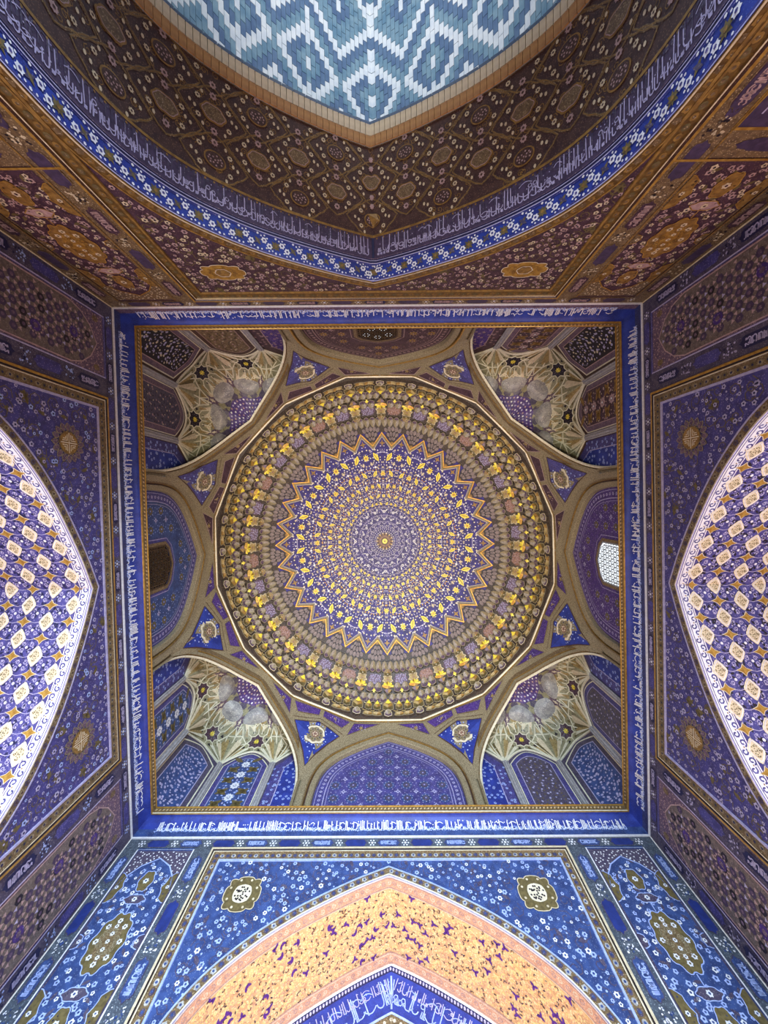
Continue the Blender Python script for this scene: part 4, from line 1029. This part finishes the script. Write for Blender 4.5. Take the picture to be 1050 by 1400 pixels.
# ------------------------------------------------------------------ spandrels between the arches, up to the sixteen-sided ring
RZ, RR = 11.12, 4.94
def ring_r(phi):      # sixteen-gon with flats on the axes
    d = ((phi + PI / 16) % (PI / 8)) - PI / 16; return RR / math.cos(d)
def build_spandrel(k):
    pv = PI / 8 + k * PI / 4
    def SP(psi, t, h=0.0):      # psi in degrees about the vertex
        dl = 22.5 - abs(psi); rad = math.radians(dl); prof = OCT if ((psi < 0) == (k % 2 == 0)) else SQA
        s = min(A * math.tan(rad), 2.2); Q = prof.P - prof.N * .30
        x = abs(s); zb = float(np.interp(x, Q[:, 0], Q[:, 1])) if x < Q[:, 0].max() - .02 else 8.9
        q_ = min(max((x - 1.75) / .36, 0.0), 1.0); zb = max(zb, 8.9) * (1 - q_) + 8.9 * q_ - .02; rb = (A - .03) / math.cos(rad)
        phi = pv + math.radians(psi); rt = ring_r(phi); r = rb + (rt - rb) * (t ** 1.15); z = zb + (RZ - zb) * t
        r -= h; return (r * math.cos(phi), r * math.sin(phi), z - h * .4)
    mb = MB(); ps = np.r_[np.linspace(-22.5, 22.5, 61)]
    mb.grid([[SP(a, t) for a in ps] for t in np.linspace(0, 1, 13)], 'stone')
    # upright strip at the octagon corner under the spandrel
    rows = []
    for z in (7.85, 9.4): rows.append([((A - .01) / math.cos(math.radians(22.5 - abs(a))) * math.cos(pv + math.radians(a)), (A - .01) / math.cos(math.radians(22.5 - abs(a))) * math.sin(pv + math.radians(a)), z) for a in (-.6, 0, .6)])
    mb.grid(rows, 'stone')
    fr = math.sin(pv) < -.3
    o = mb.build('spandrel', label='stone-coloured spandrel with a blue kite-shaped panel below the dome ring', cat='spandrel', group='kite-panel spandrels below the dome')
    o['kind'] = 'structure'
    def SZ(u, z, h=0.0):
        psi = math.degrees(u / 5.05); a, b = SP(psi, 0)[2], RZ; return SP(psi, min(max((z - a) / (b - a), 0.0), 1.0), h)
    g = 'indigo' if fr else 'ultramarine'; ln = 'bronze'
    p = Pt(SZ, .008); K = [(0, 9.28), (.16, 9.66), (.36, 10.05), (.64, 10.42), (.3, 10.56), (0, 10.62), (-.3, 10.56), (-.64, 10.42), (-.36, 10.05), (-.16, 9.66)]
    p.fan(K, g, 1, (0, 10.1)); p.ribbon(K, .028, 'umber', 2, True)
    p.build('kite_panel', o, label='deep blue kite-shaped panel')
    p = Pt(SZ, .008); c0 = 10.20
    p.lobed(0, c0, .27, .27, 'ivory', 2, 8, .10, 40); p.lobed(0, c0, .215, .215, 'stone', 3, 8, .15, 32); p.lobed(0, c0, .09, .09, 'russet', 4, 8, .2, 24)
    for q in range(6): p.disc(.055 * math.cos(q * PI / 3), c0 + .055 * math.sin(q * PI / 3), .018, 'ivory', 5, 6)
    for q in range(14): p.disc(.155 * math.cos(q * PI / 7), c0 + .155 * math.sin(q * PI / 7), .022, 'olive' if q % 2 else 'slate', 4, 6)
    for q in range(28):
        a = q * PI / 14; u, v = .325 * math.cos(a), c0 + .325 * math.sin(a)
        if v < 10.56 - .25 * abs(u): p.disc(u, v, .021 if q % 2 else .013, 'pale_blue', 3, 6)
    for u, v in ((0, 9.5), (0, 9.68), (.08, 9.78), (-.08, 9.78), (.45, 10.36), (-.45, 10.36), (.53, 10.40), (-.53, 10.40), (.40, 10.27), (-.40, 10.27), (.4, 10.46), (-.4, 10.46)): p.disc(u, v, .02, 'pale_blue', 3, 6)
    p.build('kite_rosette', o)
    p = Pt(SZ, .006); vi = 'violet' if not fr else 'plum'
    for s2 in (-1, 1):
        for tri in ([(s2 * .84, 10.52), (s2 * 1.25, 10.78), (s2 * 1.72, 10.98), (s2 * .98, 10.98)], [(s2 * .06, 10.82), (s2 * .66, 10.70), (s2 * .86, 10.98), (s2 * .06, 11.03)]):
            p.poly(tri, vi, 1); p.ribbon(tri, .022, 'rose' if fr else 'bronze', 2, True)
            cx = sum(a for a, b in tri) / len(tri); cy = sum(b for a, b in tri) / len(tri); p.star(cx, cy, .08, .035, 5, 'tan_cell', 3)
            for q in range(7): p.disc(cx + .13 * math.cos(q * .9), cy + .07 * math.sin(q * .9), .016, 'lilac' if not fr else 'rose', 3, 5)
    p.ribbon([(u, 11.06) for u in np.linspace(-1.95, 1.95, 40)], .05, 'ochre', 3)
    p.ribbon([(-.72, 10.50), (-.3, 10.66), (0, 10.72), (.3, 10.66), (.72, 10.50)], .012, 'umber', 3)
    p.build('ring_triangles', o, kind='stuff')
for k in range(8): build_spandrel(k)

# ------------------------------------------------------------------ dome
def dprof(s):      # s 0 at ring .. 1 at the star border
    a, b, c = np.array((RR - .02, RZ)), np.array((4.62, 12.12)), np.array((3.66, 12.70)); return (1 - s)**2 * a + 2 * s * (1 - s) * b + s * s * c
CAPR = 3.66; CAPZ = 12.70; APEX = 13.72
def cap_z(r): return APEX - (APEX - CAPZ) * (r / CAPR) ** 2.0
def SD(phi, s, h=0.0):
    if s <= 1:
        r, z = dprof(s); d = dprof(min(s + .01, 1)) - dprof(max(s - .01, 0)); d /= np.hypot(*d); nr, nz = -d[1], d[0]
        if nz > 0: nr, nz = nr, nz
        n = np.array((-abs(d[1]), -abs(d[0]))); r, z = r + n[0] * h, z + n[1] * h
    else:
        r = CAPR * (2 - s); z = cap_z(r) - h
    return (r * math.cos(phi), r * math.sin(phi), z)
mb = MB(); n = 128; ph = [2 * PI * k / n for k in range(n)]
rows = [[(5.3 * math.cos(a), 5.3 * math.sin(a), RZ - .02) for a in ph]]
tiers = [0, .14, .15, .29, .30, .41, .42, .55, .56, .73, .74, .9, .91, 1.0]
for i, s in enumerate(tiers): rows.append([SD(a, s, .05 if (i % 2 == 1 and i > 0 and i < 13) else 0.0) for a in ph])
mb.grid(rows, 'muq_base', True)
DOME = mb.build('dome', label='great gilded muqarnas dome over the centre of the hall', cat='dome', kind='structure')
mb = MB(); rows = [[(r * math.cos(a), r * math.sin(a), cap_z(r)) for a in ph] for r in np.linspace(CAPR, .02, 20)]
mb.grid(rows, 'cap_blue', True); mb.build('dome_cap', DOME, smooth=True, label='blue dome cap covered with golden leaves')
mb = MB()   # sixteen sided ring moulding
rows = []
for dr, dz in ((.10, -.08), (.0, -.055), (-.03, -.04), (-.03, -.005), (0, .02), (.05, .04)):
    rows.append([((ring_r(PI / 16 + k * PI / 8) + dr) * math.cos(PI / 16 + k * PI / 8), (ring_r(PI / 16 + k * PI / 8) + dr) * math.sin(PI / 16 + k * PI / 8), RZ + dz) for k in range(16)])
mb.grid(rows[:2], 'bronze', True); mb.grid(rows[1:4], 'ivory', True); mb.grid(rows[3:], 'ochre', True); mb.build('ring_moulding', DOME, label='bright gilt sixteen-sided ring moulding')
# cell shapes (local x along the ring, y up the slope, z into the room)
def cell_mesh(w_, h_, dp, m_rim, m_in, pts=None, tip=None, m_tip=None):
    q = MB(); P = pts or [(-.5, 0), (-.5, .45), (-.3, .82), (0, 1), (.3, .82), (.5, .45), (.5, 0), (0, -.16)]
    o = [(x * w_ * .95, (y - .45) * h_ * .95, .075) for x, y in P]; i = [(x * w_ * .82, (y * .84 + .05 - .45) * h_, .08) for x, y in P]; b = [(x * w_ * 1.03, (y - .45) * h_ * 1.03, -.05) for x, y in P]
    q.grid([b, o], 'muq_base', True); q.grid([o, i], m_rim, True)
    c = (0, (.36 - .45) * h_, .08 - dp); bi = len(q.v); q.v.extend(i); q.v.append(c)
    dk = {'grey_cell': 'mauve', 'tan_cell': 'olive'}.get(m_in, m_in)  # facet shading put into the colours: darker below, another tone at right
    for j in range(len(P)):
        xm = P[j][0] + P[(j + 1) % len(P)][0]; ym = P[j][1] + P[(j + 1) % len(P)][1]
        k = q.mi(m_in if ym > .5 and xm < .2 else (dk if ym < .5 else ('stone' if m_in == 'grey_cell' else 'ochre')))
        q.f.append((bi + j, bi + (j + 1) % len(P), bi + len(P))); q.m.append(k)
    if tip:
        x0, x1, y0, y1 = tip; q.poly([(x0 * w_, (y0 - .45) * h_, .09), (0, (y0 - .12 - .45) * h_, .105), (x1 * w_, (y0 - .45) * h_, .09), (0, (y1 - .45) * h_, .095)], m_tip)
    return q.mesh('muqarnas_cell', True)
def dome_inst(name, me, phi, s, scale=1.0):
    c = np.array(SD(phi, s, .02 if s < 1 else .006)); X = np.array((-math.sin(phi), math.cos(phi), 0.0))
    Y = nrm(np.array(SD(phi, min(s + .02, 1.0))) - np.array(SD(phi, s - .02))) if s < .98 else nrm(np.array(SD(phi, s + .04)) - np.array(SD(phi, s)))
    Z = np.cross(X, Y)
    if np.dot(Z, -c * np.array((1, 1, 0)) + np.array((0, 0, -2.0))) < 0: X = -X; Z = -Z
    return inst(name, me, c, X, Y, Z, DOME, scale)
SEC = 2 * PI / 32
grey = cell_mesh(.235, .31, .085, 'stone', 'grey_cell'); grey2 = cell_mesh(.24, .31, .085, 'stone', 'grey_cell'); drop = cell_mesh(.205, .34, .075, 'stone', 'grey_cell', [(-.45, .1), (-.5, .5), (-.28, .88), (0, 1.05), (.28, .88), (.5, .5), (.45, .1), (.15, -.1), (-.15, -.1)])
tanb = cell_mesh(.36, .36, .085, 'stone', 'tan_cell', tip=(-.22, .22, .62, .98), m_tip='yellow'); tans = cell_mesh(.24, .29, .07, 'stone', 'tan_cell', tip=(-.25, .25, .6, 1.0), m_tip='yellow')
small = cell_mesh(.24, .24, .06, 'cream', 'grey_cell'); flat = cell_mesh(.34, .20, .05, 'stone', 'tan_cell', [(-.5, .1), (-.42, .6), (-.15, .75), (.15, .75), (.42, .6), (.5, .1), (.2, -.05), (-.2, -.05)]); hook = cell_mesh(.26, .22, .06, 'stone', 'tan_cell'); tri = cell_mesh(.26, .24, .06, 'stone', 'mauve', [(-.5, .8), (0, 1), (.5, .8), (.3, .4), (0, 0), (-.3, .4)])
q = MB()
for a in range(5):
    a0, a1 = PI * a / 5, PI * (a + 1) / 5; am = (a0 + a1) / 2
    q.poly([(0, 0, .11), (.17 * math.cos(a0), .15 * math.sin(a0) - .02, .05), (.20 * math.cos(am), .18 * math.sin(am) - .02, .075)], 'yellow'); q.poly([(0, 0, .11), (.20 * math.cos(am), .18 * math.sin(am) - .02, .075), (.17 * math.cos(a1), .15 * math.sin(a1) - .02, .05)], 'yellow' if a % 2 else 'gold')
q.poly([(-.17, -.02, .05), (0, 0, .11), (0, -.08, .06)], 'gold'); q.poly([(.17, -.02, .05), (0, 0, .11), (0, -.08, .06)], 'ochre')
halfstar = q.mesh('gilt_half_star', True)
q = MB(); ring = [((.17 if k % 2 == 0 else .115) * math.sin(k * PI / 7), (.18 if k % 2 == 0 else .12) * math.cos(k * PI / 7)) for k in range(14)]
q.grid([[(x * 1.06, y * 1.06, .0) for x, y in ring], [(x * 1.06, y * 1.06, .06) for x, y in ring], [(x * .9, y * .9, .062) for x, y in ring]], 'cream', True)
q.poly([(x * .92, y * .92, .055) for x, y in ring], 'tan_cell'); l = Pt(lambda u, v, h=0.0: (u, v, .055 + h), .003, q); l.disc(0, 0, .03, 'russet', 2, 8)
star_m = q.mesh('star_plate', True)
q = MB(); o = [(-.5, -.5), (-.55, .1), (-.3, .5), (0, .62), (.3, .5), (.55, .1), (.5, -.5), (0, -.6)]
q.grid([[(x * .42, y * .36, .0) for x, y in o], [(x * .40, y * .34, .035) for x, y in o]], 'stone', True); q.poly([(x * .40, y * .34, .03) for x, y in o], 'russet')
l = Pt(lambda u, v, h=0.0: (u, v, .03 + h), .003, q)
for u, v in scatter(-.18, .18, -.16, .18, .055, 5): l.flower(u, v, .019, 'rose', 'plum', 1, 5)
field_r = q.mesh('patterned_field', True)
q = MB(); q.grid([[(x * .42, y * .36, .0) for x, y in o], [(x * .40, y * .34, .035) for x, y in o]], 'stone', True); q.poly([(x * .40, y * .34, .03) for x, y in o], 'mauve')
l = Pt(lambda u, v, h=0.0: (u, v, .03 + h), .003, q)
for u, v in scatter(-.18, .18, -.16, .18, .055, 6): l.flower(u, v, .019, 'lilac', 'plum', 1, 5)
field_m = q.mesh('patterned_field', True)
q = MB(); q.poly([(-.055, 0, .09), (0, -.07, .06), (.055, 0, .09), (0, .075, .07)], 'yellow'); q.poly([(-.055, 0, .09), (0, -.07, .06), (0, 0, .0)], 'gold'); q.poly([(.055, 0, .09), (0, -.07, .06), (0, 0, 0)], 'gold'); q.poly([(-.055, 0, .09), (0, .075, .07), (.055, 0, .09), (0, 0, .0)], 'ochre')
diam = q.mesh('gilt_diamond', True)
q = MB()   # dark fan of leaf lobes spreading from a valley of the star border
P = [(0, -.5), (.3, -.2), (.36, .12), (.2, .4), (0, .55), (-.2, .4), (-.36, .12), (-.3, -.2)]
q.poly([(0, .06, .004)] + [(.60 * math.sin(a), -.60 * math.cos(a), .004) for a in np.linspace(-.66, .66, 9)], 'dark')
for rr, cnt, sz in ((.17, 3, .15), (.32, 4, .205), (.49, 5, .22)):
    for j in range(cnt):
        a = (j - (cnt - 1) / 2) * (1.16 / cnt); cx, cy = rr * math.sin(a), -rr * math.cos(a); c, d = math.cos(a + PI), math.sin(a + PI)
        T = lambda x, y, z: (cx + (x * c - y * d) * sz, cy + (x * d + y * c) * sz, z)
        q.grid([[T(x * .9, y, .006) for x, y in P], [T(x * .84, y * .94, .035) for x, y in P], [T(x * .73, y * .83, .035) for x, y in P]], 'dark', True); q.poly([T(x * .74, y * .84, .034) for x, y in P], 'lobe_mauve')
leaffan = q.mesh('leaf_fan', True)
q = MB(); q.poly([(0, .02, .03)] + [((.13 if k % 2 == 0 else .075) * math.sin((k - 6) * .14), -(.13 if k % 2 == 0 else .075) * math.cos((k - 6) * .14), .03) for k in range(13)], 'ochre')
gfan = q.mesh('gilt_fan', True)
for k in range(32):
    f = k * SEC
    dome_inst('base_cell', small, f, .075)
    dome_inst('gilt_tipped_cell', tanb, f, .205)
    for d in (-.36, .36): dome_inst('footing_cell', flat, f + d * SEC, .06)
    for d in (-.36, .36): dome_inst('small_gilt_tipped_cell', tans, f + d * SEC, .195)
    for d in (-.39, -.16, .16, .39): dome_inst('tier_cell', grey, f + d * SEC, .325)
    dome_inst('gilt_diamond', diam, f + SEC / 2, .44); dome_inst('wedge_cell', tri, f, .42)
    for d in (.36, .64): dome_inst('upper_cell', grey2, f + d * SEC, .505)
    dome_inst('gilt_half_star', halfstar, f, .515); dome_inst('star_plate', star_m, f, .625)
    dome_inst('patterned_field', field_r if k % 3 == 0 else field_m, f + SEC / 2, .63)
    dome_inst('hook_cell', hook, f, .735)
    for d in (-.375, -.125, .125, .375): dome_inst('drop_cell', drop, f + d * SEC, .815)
    dome_inst('leaf_fan', leaffan, f + SEC / 2, 1.09); dome_inst('gilt_fan', gfan, f + SEC / 2, 1.10)
# muqarnas arcs between tiers
p = Pt(SD, .02)
for k in range(64):
    f = k * SEC / 2
    for s0, amp, m in ((.27, .035, 'cream'), (.42, .03, 'stone')): p.ribbon([(f + SEC / 2 * q / 6, s0 - amp * math.sin(PI * q / 6)) for q in range(7)], .012, m, 3)
for k in range(128): f = k * SEC / 4; p.ribbon([(f + SEC / 4 * q / 5, .10 + .03 * math.sin(PI * q / 5)) for q in range(6)], .012, 'tan_cell', 3)
p.build('tier_arcs', DOME, kind='stuff')
# zigzag star border
def SCAP(r, phi, h=0.0): return (r * math.cos(phi), r * math.sin(phi), cap_z(r) - h)
mb = MB(); tip, val = 3.66, 3.27
for d1, h1, d2, h2, m in ((0, .0, 0, .05, 'ochre'), (0, .05, -.075, .055, 'gold'), (-.075, .055, -.085, .035, 'dark'), (-.085, .035, -.10, .05, 'stone'), (-.10, .05, -.17, .05, 'stone'), (-.17, .05, -.18, .02, 'violet'), (-.18, .02, -.20, .02, 'ivory'), (-.20, .02, -.20, 0, 'ivory')):
    a = []; b = []
    for k in range(64):
        r = tip if k % 2 == 0 else val; ph_ = k * SEC / 2
        a.append(SCAP(r + d1 * .75, ph_, h1)); b.append(SCAP(r + d2 * .75, ph_, h2))
    mb.grid([a, b], m, True)
mb.build('star_border', DOME, label='gilt zigzag border of the dome cap')
# cap ornament: one mirrored half sector repeated
class Polar(Pt):
    pass
rnd = random.Random(12); p = Pt(lambda u, v, h=0.0: (u, v, cap_z(math.hypot(u, v)) - h), .004)
def rep(fn, r, ang, n=16, mirror=True):
    for k in range(n):
        b = 2 * PI * k / n
        for sg in ((1, -1) if mirror and abs(ang) > 1e-6 else (1,)):
            a = b + sg * ang; fn(r * math.cos(a), r * math.sin(a), a, sg)
S16 = 2 * PI / 16
mot = []
for ring_r0, ring_r1, sp, sz in ((.30, 1.32, .085, .016), (1.32, 2.2, .074, .019), (2.2, 2.95, .088, .023), (2.95, 3.2, .10, .026)):
    r = ring_r0
    while r < ring_r1:
        na = max(1, int(r * S16 / 2 / sp))
        for j in range(na): mot.append((r + rnd.uniform(-.3, .3) * sp, (j + rnd.uniform(.15, .85)) / na * S16 / 2, sz, rnd.random(), rnd.uniform(0, 6.3)))
        r += sp * .85
for r, a, sz, q, rot in mot:
    gold_zone = r > 1.12; outer_zone = r > 2.62
    if 2.74 < r < 3.06 and q > .45: continue
    def fn(u, v, an, sg):
        if q < .34: p.disc(u, v, sz * .95, 'white' if not gold_zone or q < .20 else 'ivory', 2, 6)
        elif q < .60: p.curl(u, v, sz * 2.2, an + sg * rot, 'cream' if gold_zone and q < .5 and not outer_zone else 'lilac', sz * .42, 2, sg, 7, .8)
        elif q < .80: p.leaf(u, v, sz * 3.4, sz * 1.4, an + sg * rot, 'gold' if gold_zone and not outer_zone else 'lilac', 2)
        else: p.star(u, v, sz * 1.7, sz * .7, 4, 'cream' if gold_zone else 'white', 2, an)
    rep(fn, r, a)
p.build('cap_arabesque', DOME, kind='stuff')
p = Pt(lambda u, v, h=0.0: (u, v, cap_z(math.hypot(u, v)) - h), .004)
# big leaves, suns and discs, as individual rings
for r0, sc_, ph0 in ((2.90, 1.0, 0), (2.36, .80, .5), (1.94, .66, 0), (1.60, .56, .5), (1.33, .46, 0)):
    off_ = ph0 * S16
    for k in range(16):
        b = k * S16 + off_
        for sg in (-1, 1):
            a = b + sg * S16 * .20; rr = r0; rot = a + sg * .55
            if sc_ == 1.0:
                q2 = Pt(p.S, .004); q2.leaf(rr * math.cos(a), rr * math.sin(a), .33, .16, rot, 'yellow', 4, 'ochre'); q2.build('gilt_leaf', DOME)
            else: p.leaf(rr * math.cos(a), rr * math.sin(a), .31 * sc_, .155 * sc_, rot, 'yellow', 4, 'ochre')
        a = b + S16 / 2; u, v = r0 * math.cos(a), r0 * math.sin(a); p.star(u, v, .13 * sc_, .06 * sc_, 8, 'yellow', 4, a); p.disc(u, v, .045 * sc_, 'gold', 5, 8)
        for sg in (-1, 1):
            a2 = b + S16 * .25 * sg; rr = r0 + .27 * sc_; p.disc(rr * math.cos(a2), rr * math.sin(a2), .05 * sc_, 'white', 4, 9)
            a3 = b + S16 * .36 * sg; rr = r0 - .22 * sc_; p.star(rr * math.cos(a3), rr * math.sin(a3), .07 * sc_, .03 * sc_, 4, 'cream', 4, a3)
        rr = r0 + .10 * sc_; p.ribbon([(rr * math.cos(b + q * .03 * sc_ * 3 / r0), (rr + .05 * sc_ * math.cos(q * .7)) * math.sin(b + q * .03 * sc_ * 3 / r0)) for q in range(-3, 4)], .022 * sc_, 'lilac', 3)
for k in range(32):
    a = k * SEC; u, v = 3.33 * math.cos(a), 3.33 * math.sin(a); p.star(u, v, .11, .04, 4, 'ochre', 3, a)
    for sg in (-1, 1): a2 = a + sg * .018; p.disc(3.24 * math.cos(a2), 3.24 * math.sin(a2), .022, 'lilac', 3, 6)
for r0, n_, m, sz in ((1.05, 20, 'white', .062), (.79, 20, 'white', .050), (.62, 20, 'lilac', .036)):
    for k in range(n_):
        a = 2 * PI * k / n_; p.flower(r0 * math.cos(a), r0 * math.sin(a), sz * .8, m, 'violet', 4, 6)
        for sg in (-1, 1): a2 = a + sg * PI / n_ * .55; p.leaf((r0 + .06 * sz / .06) * math.cos(a2), (r0 + .06 * sz / .06) * math.sin(a2), sz * 2, sz * .7, a2 + sg * .5, m if sg > 0 else 'lilac', 3)
for r0 in (1.20, .92, .70, .54): p.ribbon([(r0 * math.cos(2 * PI * q / 80), r0 * math.sin(2 * PI * q / 80)) for q in range(80)], .014, 'lilac', 3, True)
for r0, n_, m in ((.49, 40, 'lilac'), (.43, 36, 'white'), (.37, 30, 'lilac'), (.28, 14, 'cream'), (.235, 14, 'gold')):
    for k in range(n_): a = 2 * PI * k / n_; p.disc(r0 * math.cos(a), r0 * math.sin(a), .015 if m != 'cream' else .026, m, 4, 6)
p.disc(0, 0, .32, 'plum', 1, 32); p.disc(0, 0, .20, 'russet', 3, 24); p.disc(0, 0, .125, 'dark', 5, 24); p.disc(0, 0, .095, 'yellow', 6, 24); p.disc(0, 0, .03, 'ochre', 7, 10)
p.build('cap_flowers', DOME, kind='stuff')
